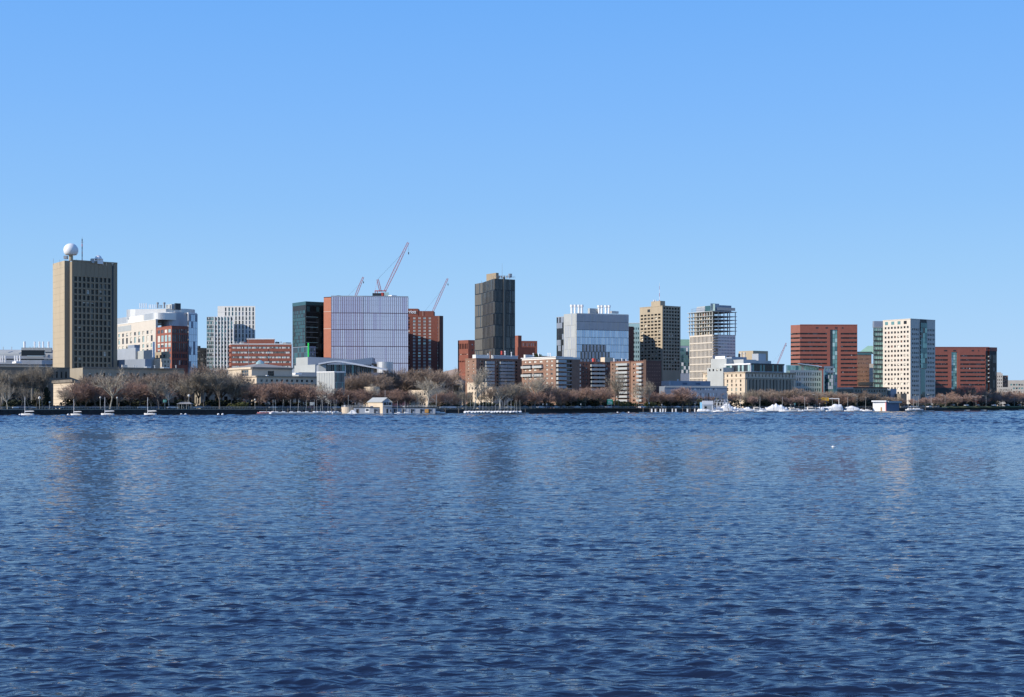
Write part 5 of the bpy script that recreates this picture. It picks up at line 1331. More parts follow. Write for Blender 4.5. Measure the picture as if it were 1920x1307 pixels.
# far wooded hill seen in the gap
mb=MB(); hr=random.Random(3); pts=[(620,712),(700,703),(780,699),(820,700),(840,695),(855,691.5),(868,690.5),(880,691),(900,694),(960,700),(1040,708),(1120,716)]
DH=2600
for (a,ya),(b_,yb) in zip(pts,pts[1:]):
    A=(X(a,DH),DH,Z(ya,DH));B=(X(b_,DH),DH,Z(yb,DH))
    mb.face([(A[0],DH-250,GZ),(B[0],DH-250,GZ),B,A],twigbrown); mb.face([A,B,(B[0],DH+600,GZ),(A[0],DH+600,GZ)],twigbrown)
mb.build('hill',kind='structure',label='low brown wooded hill in the gap left of the black tower')
for nm,lst in (('far_right',[(1840,722),(1870,716),(1930,712),(2000,716)]),):
    mb=MB()
    for (a,ya),(b_,yb) in zip(lst,lst[1:]):
        A=(X(a,3000),3000,Z(ya,3000));B=(X(b_,3000),3000,Z(yb,3000))
        mb.face([(A[0],2800,GZ),(B[0],2800,GZ),B,A],twigbrown); mb.face([A,B,(B[0],3400,GZ),(A[0],3400,GZ)],twigbrown)
    mb.build('distant_hill',kind='structure',label='faint low hill at the far right horizon')

# ================================================================ boats
def hull_loft(mb,L,B,H,m,deck,sheer=.12,z0=-.15):
    N=8; rings=[]
    for i in range(N+1):
        t=i/N; x=-L/2+L*t; w=B/2*(math.sin(math.pi*min(1,.30+t*.95)/1.0) if t<.98 else .02); w=B/2*max(.03,(1-(max(0,t-.35)/.65)**2.2))*(.78+.22*min(1,t/.3)); h=H*(1+sheer*(2*t-.8)**2)
        rings.append([(x,-w,h),(x,-w*.78,h*.35),(x,0,z0),(x,w*.78,h*.35),(x,w,h)])
    for a,b_ in zip(rings,rings[1:]):
        for j in range(4): mb.face([a[j],b_[j],b_[j+1],a[j+1]],m)
        mb.face([a[0],a[4],b_[4],b_[0]],deck)
    mb.face(list(reversed(rings[0])),m); mb.face(rings[-1],m)
def moored():
    t=empty('moored_sailboat',(0,0,0))
    q=MB(); hull_loft(q,5.0,1.8,.80,whitepaint,whitepaint); q.box(-1.5,.6,-.5,.5,.78,.92,whitepaint); q.build('hull',t)
    q=MB(); q.bar((.95,0,.6),(.95,0,7.4),.10,whitepaint,6,.07); q.build('mast',t)
    q=MB(); q.bar((.95,0,1.55),(-2.9,0,1.75),.07,whitepaint,6); q.bar((.8,0,1.78),(-2.6,0,1.92),.17,whitepaint,6,.09); q.build('boom',t)
    q=MB(); q.bar((.95,0,7.2),(2.25,0,.7),.015,steel,3); q.bar((.95,0,7.2),(-2.2,0,.7),.015,steel,3); q.bar((.95,0,5.5),(.8,.8,.6),.015,steel,3); q.build('rigging',t)
    q=MB(); q.bar((-2.4,0,-.1),(-2.4,0,1.1),.06,steel,4); q.build('rudder',t)
    q=MB(); q.lathe((0,0,0),[(.18,0),(.30,.18),(.22,.42),(.05,.5)],whitepaint,8); q.build('fender',t,(-2.75,.1,0))
    return t
m0=moored(); rng2=random.Random(4)
for k,(px,lb) in enumerate(((51,'white sailboat moored furthest left, before the dark left edge trees'),(142,'white sailboat moored before the sunlit blank end wall'),(201,'white sailboat moored before the long dark hall, third from left'),(281,'white sailboat moored furthest right of the four, near the small gazebo'))):
    o=m0 if k==0 else copy_tree(m0); D=shore(px)-22; o.location=(X(px,D),D,0); o.rotation_euler=(0,0,R(180+rng2.uniform(-14,14))); tag(o,lb,'sailboat','sailboats moored off the sea wall'); s_=.98 if k!=1 else .86; o.scale=(s_,s_,s_)
bu=MB(); bu.lathe((0,0,-.1),[(.1,0),(.32,.15),(.32,.4),(.12,.55)],whitepaint,10); bum=bu.mesh('mooring_buoy')
for px,lb in ((340,'left one of the white buoys below the small gazebo'),(348,'right one of the white buoys below the small gazebo'),(409.5,'left one of the white buoys near the big brown trees'),(417.5,'right one of the white buoys near the big brown trees'),(37.5,'white buoy at the bow of the leftmost sailboat'),(128,'white buoy at the bow of the second sailboat'),(1158,'left one of the small buoys before the brick wings'),(1179,'right one of the small buoys before the brick wings')):
    D=shore(px)-20; inst('mooring_buoy',bum,None,(X(px,D),D,0),label=lb,cat='buoy',group='white mooring buoys').scale=(1.6,1.6,1.6)
def dinghy(m, mast=True):
    t=empty('dinghy',(0,0,0))
    q=MB(); hull_loft(q,4.0,1.6,.55,m,whitepaint,z0=0.0); q.build('hull',t)
    q=MB(); q.prism([(-1.9,-.5),(.9,-.75),(.9,.75),(-1.9,.5)],.55,.68,m if m is not whitepaint else wrap); q.prism([(-.4,-.7),(.9,-.5),(.9,.5),(-.4,.7)],.68,.95,wrap); q.build('cover',t)
    if mast:
        q=MB(); q.bar((.7,0,.5),(.55,0,6.0),.075,palegrey,5,.045); q.build('mast',t)
        q=MB(); q.bar((.7,0,1.3),(-1.6,0,1.2),.045,steel,4); q.build('boom',t)
    return t
dd={'w':dinghy(whitepaint),'r':dinghy(pinkred,False)}; used=set()
def place_d(k,px,off,z,rz,label,group,tilt=0,sc=1):
    o=dd[k] if k not in used else copy_tree(dd[k]); used.add(k)
    D=shore(px)+off; o.location=(X(px,D),D,z); o.rotation_euler=(R(rng2.uniform(-3,3)),tilt,rz); o.scale=(sc,sc,sc); tag(o,label,'dinghy',group)
for k,px in enumerate((491,498,504),1): place_d('r',px,-9,.45,R(200),f'{ORD[k]} from left of the pinkish red dinghies on the dock','red dinghies at the dock end')
for k,px in enumerate((511,519.5,532.5,547.5,561.5,576,590,595.5,603,608,616,620.5,626,632.5),1):
    place_d('w',px,-9,.45,R(rng2.choice((70,110,200,250))),f'{ORD[k]} from left of the masted dinghies left of the boathouse','masted dinghies left of the boathouse',R(rng2.uniform(-5,3)))
for k,px in enumerate((873,880,886.3,892.2,898,904,910,916,922,928.3,934.2,938.5,945.5,951.5,958,963.5,968.5,975.5),1):
    place_d('w',px,-10,.45,R(75+rng2.uniform(-12,12)),f'{ORD[k]} from left of the packed white dinghies right of the boathouse','packed white dinghies right of the boathouse',R(rng2.uniform(-2,6)))
place_d('w',762,-20,.0,R(200),'small red-bottomed dinghy at the boathouse float, with short mast','')
place_d('w',822,-22,.0,R(180),'white sailboat at the right end of the boathouse','',0,1.5)
for k,px in enumerate((1706,1716,1722),1): place_d('w',px,-14,.45,R(190),f'{ORD[k]} from left of the sailboats right of the blue floating house','sailboats right of the floating house',sc=1.6)
place_d('w',748,-20,0,R(190),'low white launch beside the right wing of the boathouse','')

for k,px in enumerate((1347,1385,1428,1470,1506,1558,1592,1626),1): place_d('w',px,-20,0,R(rng2.choice((8,172,195))),f'{ORD[k]} from left of the small masted white boats at the marina dock','small masted boats at the marina dock',sc=1.5)
def dock(px0,px1,off,w,label,z=.42,posts=None):
    t=empty('floating_dock',(X((px0+px1)/2,shore((px0+px1)/2)+off),shore((px0+px1)/2)+off,0),label=label,cat='dock')
    bx,by=t.location.x,t.location.y
    q=MB(); A=spt(px0,off);B=spt(px1,off); C_=spt(px1,off+w);D_=spt(px0,off+w)
    q.prism([(p[0]-bx,p[1]-by) for p in (A,B,C_,D_)],-.1,z,deckm); q.build('deck',t)
    q=MB(); q.prism([(p[0]-bx,p[1]-by) for p in (spt(px0,off-.1),spt(px1,off-.1),spt(px1,off),spt(px0,off))],z-.16,z+.03,whitepaint); q.build('edge_board',t)
    pm=MB(); pm.bar((0,0,-1),(0,0,2.6),.14,bark,6); pm=pm.mesh('pile')
    for px in (posts or []): a=spt(px,off+.2); inst('pile',pm,t,(a[0]-bx,a[1]-by,0))
    return t
dock(480,645,-13,7,'long low dock under the dinghies left of the boathouse',posts=(500,540,585,622))
dock(636,822,-22,16,'pale float in front of the boathouse',posts=(640,672,712,755,800))
dock(822,992,-14,7,'low dock under the packed white dinghies',posts=(835,860,985))
dock(1198,1312,-15,3.5,'narrow empty dock left of the marina',posts=(1206,1219,1232,1249,1262,1280,1294,1304))
dock(1306,1640,-17,4,'long marina dock in front of the white covered boats',posts=(1322,1344,1366,1388,1410,1432,1451,1472,1495,1515,1538,1556,1578,1600,1618))
dock(1700,1752,-15,3,'small dock right of the blue floating house',posts=(1709,1735))
pb=MB(); pb.box(-.35,.35,-.3,.3,0,1.7,whitepaint); pb.box(-.42,.42,-.36,.36,1.7,1.85,palegrey); pbm=pb.mesh('dock_pedestal')
for k,px in enumerate((1222,1229,1238,1243,1248,1261,1267,1289,1303),1):
    a=spt(px,-13); inst('dock_pedestal',pbm,None,(a[0],a[1],.42),label=f'{ORD[k]} from left of the small white pedestals on the empty dock',cat='dock box',group='white pedestals on the empty dock')

# ---- covered boats and cruisers of the marina
def covered(px0,px1,ytop,peak,label,m=wrap,off=-11,tail=.35):
    pc=(px0+px1)/2; D=shore(pc)+off; t=empty('covered_boat',(X(pc,D),D,.1),label=label,cat='boat',group='white covered boats in the marina' if m is wrap else None)
    L=(px1-px0)*D/F; B=min(4.5,L*.34); Ht=Z(ytop,D)-.1
    q=MB(); hull_loft(q,L*.96,B,min(1.3,Ht*.4),whitepaint,whitepaint); q.build('hull',t)
    q=MB(); N=14; M_=7; rings=[]; r=random.Random(int(px0))
    for i in range(N+1):
        u=i/N; x=-L/2+L*u; h=Ht*(tail+(1-tail)*math.exp(-abs((u-peak)/.30)**2.6))*(.6 if i in (0,N) else 1); h*=1+r.uniform(-.13,.13)
        w=B/2*(1-abs(2*u-1)**3*.6); base=min(.7,Ht*.3)
        rings.append([(x,-w*math.cos(math.pi*j/M_)*1.02,base+(h-base)*math.sin(math.pi*j/M_)**.62) for j in range(M_+1)])
    for a,b_ in zip(rings,rings[1:]):
        for j in range(M_): q.face([a[j],b_[j],b_[j+1],a[j+1]],m)
    q.face(list(reversed(rings[0])),m); q.face(rings[-1],m); q.build('cover',t)
covered(1307,1333,766.6,.3,'low long white covered boat at the left end of the marina',tail=.8)
covered(1330,1356,763,.6,'white covered boat just left of the tallest tent-like one',off=-6,tail=.6)
covered(1350,1376,756.5,.5,'tall tent-like white covered boat below the bare greenhouse frame',off=-8,tail=.6)
covered(1371,1390,763,.3,'small white covered boat right of the tall tent-like one',off=-4,tail=.5)
covered(1390,1414,763.5,.45,'rounded white covered boat below the sunlit end of the columned hall',tail=.6)
covered(1432,1478,757.5,.5,'white covered boat with steep central peak, middle of the marina',tail=.5)
covered(1539,1580,757,.78,'long white covered boat sloping up to the right post of the gantry',off=-6,tail=.6)
covered(1582,1612,762,.45,'boxy white covered boat left of the street lamp by the floating house',off=-7,tail=.75)
covered(1573,1586,765.5,.5,'small boat under a blue tarpaulin',m=deepblue,off=-12,tail=.7)
covered(1608,1622,766.8,.5,'small low white covered boat near the floating house',off=-9,tail=.6)
covered(1622,1634,768.3,.5,'smallest low white covered boat, against the floating house',off=-9,tail=.6)
covered(1411,1436,764.5,.5,'low white covered boat behind the leftmost cabin cruiser',off=-4,tail=.7)
covered(1472,1500,764,.4,'low white covered boat behind the cream cabin cruiser',off=-4,tail=.7)
covered(1500,1524,764.5,.6,'low white covered boat behind bow of the largest cabin cruiser',off=-4,tail=.7)
covered(1524,1546,763,.6,'white covered boat below the left post of the gantry',off=-4,tail=.7)
covered(1376,1398,765,.5,'low white covered boat between the tall tent-like one and the rounded one',off=-13,tail=.75)
def cruiser(px0,px1,ytop,label):
    pc=(px0+px1)/2; D=shore(pc)-12; t=empty('motor_cruiser',(X(pc,D),D,.05),label=label,cat='boat',group='white motor cruisers in the marina')
    L=(px1-px0)*D/F; H=Z(ytop,D)
    q=MB(); hull_loft(q,L,L*.3,1.35,whitepaint,whitepaint,.25); q.build('hull',t)
    q=MB(); q.prism([(-L*.3,-1.3),(L*.2,-1.1),(L*.2,1.1),(-L*.3,1.3)],1.3,H*.72,whitepaint); q.build('cabin',t)
    q=MB(); q.box(-L*.27,L*.14,-1.36,-1.30,1.3+(H*.72-1.3)*.4,1.3+(H*.72-1.3)*.85,glassdark); q.build('window',t)
    q=MB(); q.prism([(-L*.3,-1),(L*.02,-.9),(L*.02,.9),(-L*.3,1)],H*.74,H*.9,cream); q.build('flybridge',t)
    q=MB(); q.bar((-L*.2,0,H*.9),(-L*.2,0,H*1.25),.06,steel,4); q.bar((L*.22,-.9,1.5),(L*.45,0,1.6),.05,steel,4); q.build('rail_and_antenna',t)
cruiser(1409,1431,762,'white cabin cruiser between two covered boats, left of marina middle')
cruiser(1476,1501,763.5,'cream cabin cruiser right of the peaked covered boat')
cruiser(1508,1538,761.5,'largest white cabin cruiser, below the left post of the gantry')

# ================================================================ boathouse
def boathouse():
    D0=shore(715)-14; b=Bld('boathouse','shaded grey boathouse with pale gabled upper storey and long low wings on the water',715,D0); g=.45
    b.o.location.z=g; dz=g-GZ
    def bx(name,px0,px1,Da,dep,y0,y1,m,top=None,a=0):
        def f(q):
            A=b.l(W(px0,Da));B=b.l(W(px1,Da)); b.M(q).prism([A,B,(B[0],B[1]+dep),(A[0],A[1]+dep)],Z(y1,Da)-g,Z(y0,Da)-g,m,top=top or m,bottom=True)
        return b.single(name,f)
    D=D0
    bx('left_wing',663,692.5,D,8,764,776,greymetal,darkmetal); bx('right_wing',735,816,D,8,764.5,776,greymetal,darkmetal)  # darker grey puts shade into the boathouse fronts
    bx('roof_edge',662,693,D-.3,8,763,764.2,darkmetal); bx('roof_edge',735,817,D-.3,8,763.2,764.8,darkmetal)
    for px in (670.5,): bx('door',px-2.6,px+2.6,D-.08,.2,767,774.5,glassdark)
    for a_,b_,n in ((684.5,692.0,'window_frame'),(703,711,'window_frame')): pass
    for px in (688.5,): bx('window_frame',px-4,px+4,D-.12,.2,766,773.5,whitepaint); bx('window',px-2.6,px+2.6,D-.2,.2,767,770.5,glassmid)
    for px in (704.5,741.5,757,773.5,791,806): bx('door_frame',px-4.2,px+4.2,D-.12-1.2*(px<720),.2,766,774.5,bluegrey); bx('door',px-2.8,px-.4,D-.22-1.2*(px<720),.2,767,774.5,glassdark); bx('window',px+.4,px+3,D-.22-1.2*(px<720),.2,767.5,771,glassmid)  # bluish frames carry painted shade too
    bx('orange_shutter',796.5,803.5,D-.25,.2,767,774,wood); bx('blue_box',745,751,D-1.5,1.2,771.5,775,deepblue)
    bx('left_annex',692.5,712,D-1,8,764,776,greymetal,darkmetal); bx('roof_edge',692,712,D-1.3,8,763.4,764.4,darkmetal)
    # gabled house: sun and shade coloured in, cream eaves wall, grey gable end
    Cn=W(717.5,D-3); Rt=go(Cn,R(14),735); Lf=go(Cn,R(128),690); Bk=(Rt[0]+Lf[0]-Cn[0],Rt[1]+Lf[1]-Cn[1])
    ze,zr=Z(753,D)-g,Z(745.5,D)-g
    L_=lambda p:b.l(p)
    def house(q):
        m_=b.M(q); c,r,l,k=L_(Cn),L_(Rt),L_(Lf),L_(Bk); gm=((c[0]+r[0])/2,(c[1]+r[1])/2); gb=((l[0]+k[0])/2,(l[1]+k[1])/2)
        m_.face([(*c,-.3),(*r,-.3),(*r,ze),(*gm,zr),(*c,ze)],greymetal); m_.face([(*l,-.3),(*c,-.3),(*c,ze),(*l,ze)],creamstone)  # grey gable holds painted shade, cream eaves wall painted sun
        m_.face([(*k,-.3),(*l,-.3),(*l,ze),(*gb,zr),(*k,ze)],greymetal); m_.face([(*r,-.3),(*k,-.3),(*k,ze),(*r,ze)],greymetal)
    b.single('gabled_storey',house)
    def roof(q):
        m_=b.M(q); c,r,l,k=L_(Cn),L_(Rt),L_(Lf),L_(Bk); gm=((c[0]+r[0])/2,(c[1]+r[1])/2-.4); gb=((l[0]+k[0])/2,(l[1]+k[1])/2)
        for A_,B_,s_ in ((c,l,-.5),(r,k,.5)):
            A1=(A_[0]+s_,A_[1]-.4); B1=(B_[0]+s_,B_[1]); v=[(*A1,ze-.15),(*gm,zr+.05),(*gb,zr+.05),(*B1,ze-.15)]
            if s_>0: v=v[::-1]
            m_.face(v,palegrey); m_.face([(x,y,z-.22) for x,y,z in reversed(v)],white); m_.face([v[0],v[1],(v[1][0],v[1][1],v[1][2]-.22),(v[0][0],v[0][1],v[0][2]-.22)],white)
    b.single('gable_roof',roof)
    ux,uy=math.cos(R(14)),math.sin(R(14)); 
    for px0,px1,y0,y1,nm in ((719.2,724.4,754.5,759.5,'window'),(728.5,733.8,754.5,759.5,'window'),(725.4,727.2,753.5,759.5,'window'),(724.5,727.5,766.5,774.5,'door'),(731.5,733.5,768,772,'window')):
        b.single(nm,lambda q:b.obox(q,go(Cn,R(14),px0),go(Cn,R(14),px1),Z(y1,D)-dz,Z(y0,D)-dz,.06,glassdark,.02))
    b.single('balcony_rail',lambda q:b.obox(q,go(Cn,R(14),718),go(Cn,R(14),735),Z(762,D)-dz,Z(761,D)-dz,.5,palegrey,.02))
    # round cream tank-like hut at the left end, roof deck clutter
    def hut(q):
        c=b.l(W(651.5,D+3)); b.M(q).lathe((c[0],c[1],-.2),[(2.7,0),(2.7,Z(763,D)-g+.2)],creamstone,20)
    b.single('round_hut',hut)
    for (pa,pb_) in ((641,662),(664,690),(737,775),(776,816)):
        A=W(pa,D+1);B=W(pb_,D+1)
        def rl(q):
            n=int(math.dist(A,B)/1.2)
            for k in range(n+1):
                t=k/n; p=(A[0]+(B[0]-A[0])*t,A[1]); b.bar(q,(*p,Z(764,D)-dz),(*p,Z(760,D)-dz),.06,palegrey)
            b.bar(q,(*A,Z(760,D)-dz),(*B,Z(760,D)-dz),.06,palegrey); b.bar(q,(*A,Z(762,D)-dz),(*B,Z(762,D)-dz),.05,palegrey)
        b.single('deck_railing',rl)
    for k,(px,w_,h_,m) in enumerate(((646,2.4,5,whitepaint),(697,5.5,3.2,deepblue),(675,3,2,wood),(683,4,1.5,palegrey),(709,3,2,wood),(748,3,2.5,palegrey),(757,4,3,white),(764,2,2.2,palegrey),(785,3,2,darkmetal),(795,2.5,2,palegrey))): bx('deck_chest',px-w_/2,px+w_/2,D+3,1.2,764.5-h_,764.3,m)
    for px,y in ((653,740),(722,732),(667,754)): b.bar('flagpole',(*W(px,D+2),Z(764,D)-dz),(*W(px,D+2),Z(y,D)-dz),.06,palegrey,5)
    b.finish()
boathouse()
# white sails laid on float
def sail_heap():
    D=shore(660)-18; t=empty('sail_heap',(X(661,D),D,.43)); tag(t,'white heap of folded sail on the float beside the round cream hut','sail')
    q=MB(); r=random.Random(2); n=9
    for i in range(n):
        x=(i-n/2)*.45; h=1.6*math.exp(-((i-n/2)/3.0)**2); q.box(x-.26,x+.26,-.5+r.uniform(-.1,.1),.5,0,h,whitepaint)
    q.build('folds',t)
sail_heap()
# ================================================================ marina buildings
def marina_shed():
    D=shore(1325)-9; b=Bld('marina_shed','small white marina shed with sky blue side wall at the left end of the marina',1317,D); 
    a=R(8); P=W(1316.5,D); Rt=go(P,a,1337); Lf=go(P,R(140),1312.7); Bk=(Rt[0]+Lf[0]-P[0],Rt[1]+Lf[1]-P[1]); z1=Z(754,D); z2=Z(751.5,D)
    b.single('wall',lambda q:b.prism(q,[P,Rt,Bk,Lf],.3,z1,whitepaint)); b.single('side_wall',lambda q:b.obox(q,Lf,P,.4,z1-.1,.1,bluepaint,.02))
    b.single('fascia',lambda q:b.obox(q,P,Rt,Z(758.5,D),z2,.25,whitepaint,.02)); b.single('doorway',lambda q:b.obox(q,go(P,a,1319),go(P,a,1334),1.5,Z(760,D),.05,palegrey,.02)); b.single('window',lambda q:b.obox(q,go(P,a,1321),go(P,a,1325),Z(766,D),Z(762,D),.1,glassdark,.03))
    # lettering band hint on fascia is too small to read in the photograph
    b.finish()
    b=Bld('greenhouse_frame','bare white gabled frame skeleton right of the blue sided marina shed',1350,D+8); 
    def fr(q):
        for k in range(5):
            px=1339+k*6; A=W(px,D+6);B=W(px+4,D+16); M_=((A[0]+B[0])/2,(A[1]+B[1])/2); ze,zr=Z(755,D),Z(750,D)
            b.bar(q,(*A,GZ),(*A,ze),.10,whitepaint); b.bar(q,(*B,GZ),(*B,ze),.10,whitepaint); b.bar(q,(*A,ze),(*M_,zr),.10,whitepaint); b.bar(q,(*M_,zr),(*B,ze),.10,whitepaint)
            if k<4:
                A2=W(px+6,D+6);B2=W(px+10,D+16);M2=((A2[0]+B2[0])/2,(A2[1]+B2[1])/2)
                for u,v,z in ((A,A2,ze),(M_,M2,zr),(B,B2,ze),(A,A2,(ze+GZ)/2)): b.bar(q,(*u,z),(*v,z),.08,whitepaint)
    b.single('frame',fr); b.finish()
    q=MB(); q.bar((0,0,0),(0,0,Z(737,D)-GZ),.18,palegrey,6,.1); p=W(1364,D+8); q.build('flagpole',None,(*p,GZ),label='tall pale pole beside the bare gabled frame',cat='pole')
marina_shed()
def floating_house():
    D=shore(1660)-14; b=Bld('floating_house','white floating house with blue right wing and overhanging white roof',1661,D)
    b.single('wall',lambda q:b.prism(q,[W(1636.5,D+3),W(1661,D),W(1663,D+10),W(1638,D+12)],.2,Z(752.5,D),whitepaint))
    P=W(1661.05,D+.3); Rt=go(P,R(30),1686)
    b.single('blue_wing',lambda q:b.prism(q,[P,Rt,(Rt[0]-3,Rt[1]+6),(P[0],P[1]+6)],.2,Z(754.5,D),deepblue))
    b.single('roof',lambda q:b.prism(q,[W(1634,D+2),W(1661.5,D-1),W(1664,D+12),W(1637,D+13)],Z(753.5,D),Z(751,D),whitepaint)); b.single('roof',lambda q:b.obox(q,(P[0]+1.5,P[1]+.8),go(P,R(30),1689),Z(755.5,D),Z(752,D),.8,palegrey))
    b.single('door',lambda q:b.prism(q,[W(1651,D+1),W(1653.5,D+.7),W(1653.5,D+1.1),W(1651,D+1.4)],.4,Z(763.5,D),wood)); b.single('pier_edge',lambda q:b.bar(q,(*W(1661,D-.2),.2),(*W(1661,D-.2),Z(753,D)),.35,pinkred,4))
    b.single('float',lambda q:b.prism(q,[W(1612,D-1),W(1668,D-2),W(1690,D+6),W(1640,D+12)],-.2,.35,deckm)); b.finish()
floating_house()

# ================================================================ street furniture
def lamp_post(px,off,yt,label,arm=-1,double=False,zb=GZ):
    D=shore(px)+off; t=empty('street_lamp',(X(px,D),D,zb),label=label,cat='street lamp',group='street lamps along the riverside road'); h=Z(yt,D)-zb
    q=MB(); q.bar((0,0,0),(0,0,h),.11,palegrey,6,.07); q.bar((0,0,h),(arm*1.9,0,h+.35),.06,palegrey,4)
    if double: q.bar((0,0,h),(-arm*1.9,0,h+.35),.06,palegrey,4)
    q.build('pole',t)
    for s_ in ((arm,-arm) if double else (arm,)):
        q=MB(); q.box(-.55,.55,-.18,.18,-.12,.10,lampw); q.build('lamp_head',t,(s_*2.3,0,h+.38))
for px,off,yt,lb,ar,db in ((1607,9,742.5,'tall lamp post left of the white floating house',-1,0),(1722.5,10,742,'lamp post at the foot of cream tower, single arm to left',-1,0),(1746,14,740.5,'lamp post between cream tower and lower red block',-1,0),(1772,12,742,'leftmost lamp post on the right grass bank',-1,0),(1849,14,743,'lamp post on grass bank below the dark glass corner',-1,0),(1532,12,741,'lamp post rising just above the left gantry post',-1,0),(1549,12,742,'lamp post directly behind the yellow sign',-1,0),(1830,14,744,'lamp post on grass bank before the big brown trees',-1,0),(1902,14,743,'lamp post near the far right edge',-1,0)):
    lamp_post(px,off,yt,lb,ar,db,GZ if px<1760 else 3.0)
def globe_lamp(px,yt,label,m=lampw,s_=1.0,off=6):
    D=shore(px)+off; t=empty('lantern_post',(X(px,D),D,GZ),label=label,cat='street lamp',group='short lantern posts on the promenade'); h=Z(yt,D)-GZ
    q=MB(); q.bar((0,0,0),(0,0,h-.6),.07,palegrey,5); q.build('pole',t); q=MB(); q.lathe((0,0,h-.7*s_),[(.12,0),(.34*s_,.25*s_),(.34*s_,.6*s_),(.08,.8*s_)],m,8); q.build('lantern',t)
for px,y,lb in ((188,744,'lantern post among reddish trees, third sailboat behind it'),(219.5,744.5,'lantern post between two reddish trees before the long hall'),(93,753,'short lantern post left of the sunlit end wall'),(478,748,'lantern post left of the masted dinghies'),(1089,757,'lantern post before the shaded balcony wing'),(1018,757,'left lantern post before the sunlit brick block'),(1025,757,'right lantern post before the sunlit brick block'),(1217,755,'lantern post just right of the narrow brick wing'),(1241,758,'lantern post under reddish trees, left of the marina'),(1303,756,'lantern post beside the blue marina shed'),(1489,757,'short lantern post above the cream cabin cruiser'),(1482,758,'dim lantern post left of the cream cabin cruiser'),(1537,756,'cream lantern post below the yellow sign'),(1748,757,'lantern post at the start of the right grass bank')): globe_lamp(px,y,lb)
globe_lamp(354,740,'tall post with bright cream sign above the small gazebo',s_=1.5); globe_lamp(74,744,'post with big orange cream sign under the left edge trees',s_=1.6)  # both are signs, built with the lantern shape
def sign(px,yt,yb,hw,label,m,off=7,marks=True,posts=(-.7,.7)):
    D=shore(px)+off; t=empty('road_sign',(X(px,D),D,GZ),label=label,cat='road sign'); z0,z1=Z(yb,D)-GZ,Z(yt,D)-GZ; w=hw*D/F
    q=MB()
    for p in posts: q.bar((p*w,.1,0),(p*w,.1,z0+.3),.07,palegrey,5)
    q.build('post',t); q=MB(); q.box(-w,w,-.06,.03,z0,z1,m); q.build('board',t)
    if marks:
        q=MB(); H=z1-z0; r=random.Random(int(px))
        q.box(-w*.93,w*.93,-.075,-.065,z1-H*.07,z1-H*.03,whitepaint); q.box(-w*.93,w*.93,-.075,-.065,z0+H*.03,z0+H*.07,whitepaint)
        for k in range(2): 
            x=-w*.7
            while x<w*.6: l_=w*r.uniform(.12,.3); q.box(x,x+l_,-.075,-.065,z0+H*(.25+.3*k),z0+H*(.38+.3*k),whitepaint); x+=l_+w*.08
        q.build('marking',t)
sign(309,749.5,754.5,3,'small green road sign left of the small gazebo',signgreen,posts=(0,)); sign(1143.5,748.5,758.5,5,'big green road sign before the narrow brick wings',signgreen)
sign(1490,755.5,759.5,2,'small green sign above the cream cabin cruiser',signgreen,posts=(0,)); sign(585.5,754,760,4.5,'plain grey notice board behind the dinghies',palegrey,marks=False,off=10)
def gantry():
    D=shore(1550)+12; t=empty('gantry_sign',(X(1551,D),D,GZ)); tag(t,'white road gantry with yellow height limit sign above the marina','gantry')
    k=D/F; x0,x1=(1529-1551)*k,(1573-1551)*k; z=Z(747.5,D)-GZ
    for x in (x0,x1): q=MB(); q.bar((x,0,0),(x,0,z),.22,whitepaint,6); q.build('post',t)
    q=MB(); q.box(x0-.2,x1+.2,-.2,.2,z-.2,z+.25,whitepaint); q.build('beam',t)
    q=MB(); q.box(-3.6,.9,-.35,-.22,z-1.3,z+.6,yellow); q.build('sign_board',t); q=MB(); q.box(-7.5,-3.7,-.3,-.22,z-.1,z+.25,yellow); q.build('clearance_board',t)
    q=MB(); q.bar((-1.3,-.3,z-1.3),(-1.3,-.3,z-2.6),.06,darkmetal,4); q.box(-1.7,-.9,-.36,-.26,z-3.0,z-2.4,yellow); q.build('hanging_marker',t)
    q=MB(); r=random.Random(1)
    for j in range(2):
        x=-3.2
        while x<.3: l_=r.uniform(.25,.6); q.box(x,x+l_,-.37,-.36,z-.95+j*.85,z-.55+j*.85,darkmetal); x+=l_+.18
    q.build('marking',t)
gantry()
def gazebo():
    D=shore(348)+6; t=empty('gazebo',(X(347,D),D,GZ)); tag(t,'small open shelter with low grey hipped roof behind the sea wall','shelter'); w=3.3
    h=Z(757.5,D)-GZ; q=MB(); zt=Z(753.6,D)-GZ
    v=[(-w,-1.8,h),(w,-1.8,h),(w,1.8,h),(-w,1.8,h)]; r0,r1=(-w*.55,0,zt),(w*.55,0,zt)
    q.face([v[0],v[1],r1,r0],roofm); q.face([v[2],v[3],r0,r1],roofm); q.face([v[1],v[2],r1],roofm); q.face([v[3],v[0],r0],roofm); q.face(v[::-1],darkmetal); q.build('roof',t)
    for x in (-2.9,-1,1,2.9):
        for y in (-1.5,1.5): q=MB(); q.bar((x,y,0),(x,y,h),.09,palegrey,4); q.build('post',t)
gazebo()
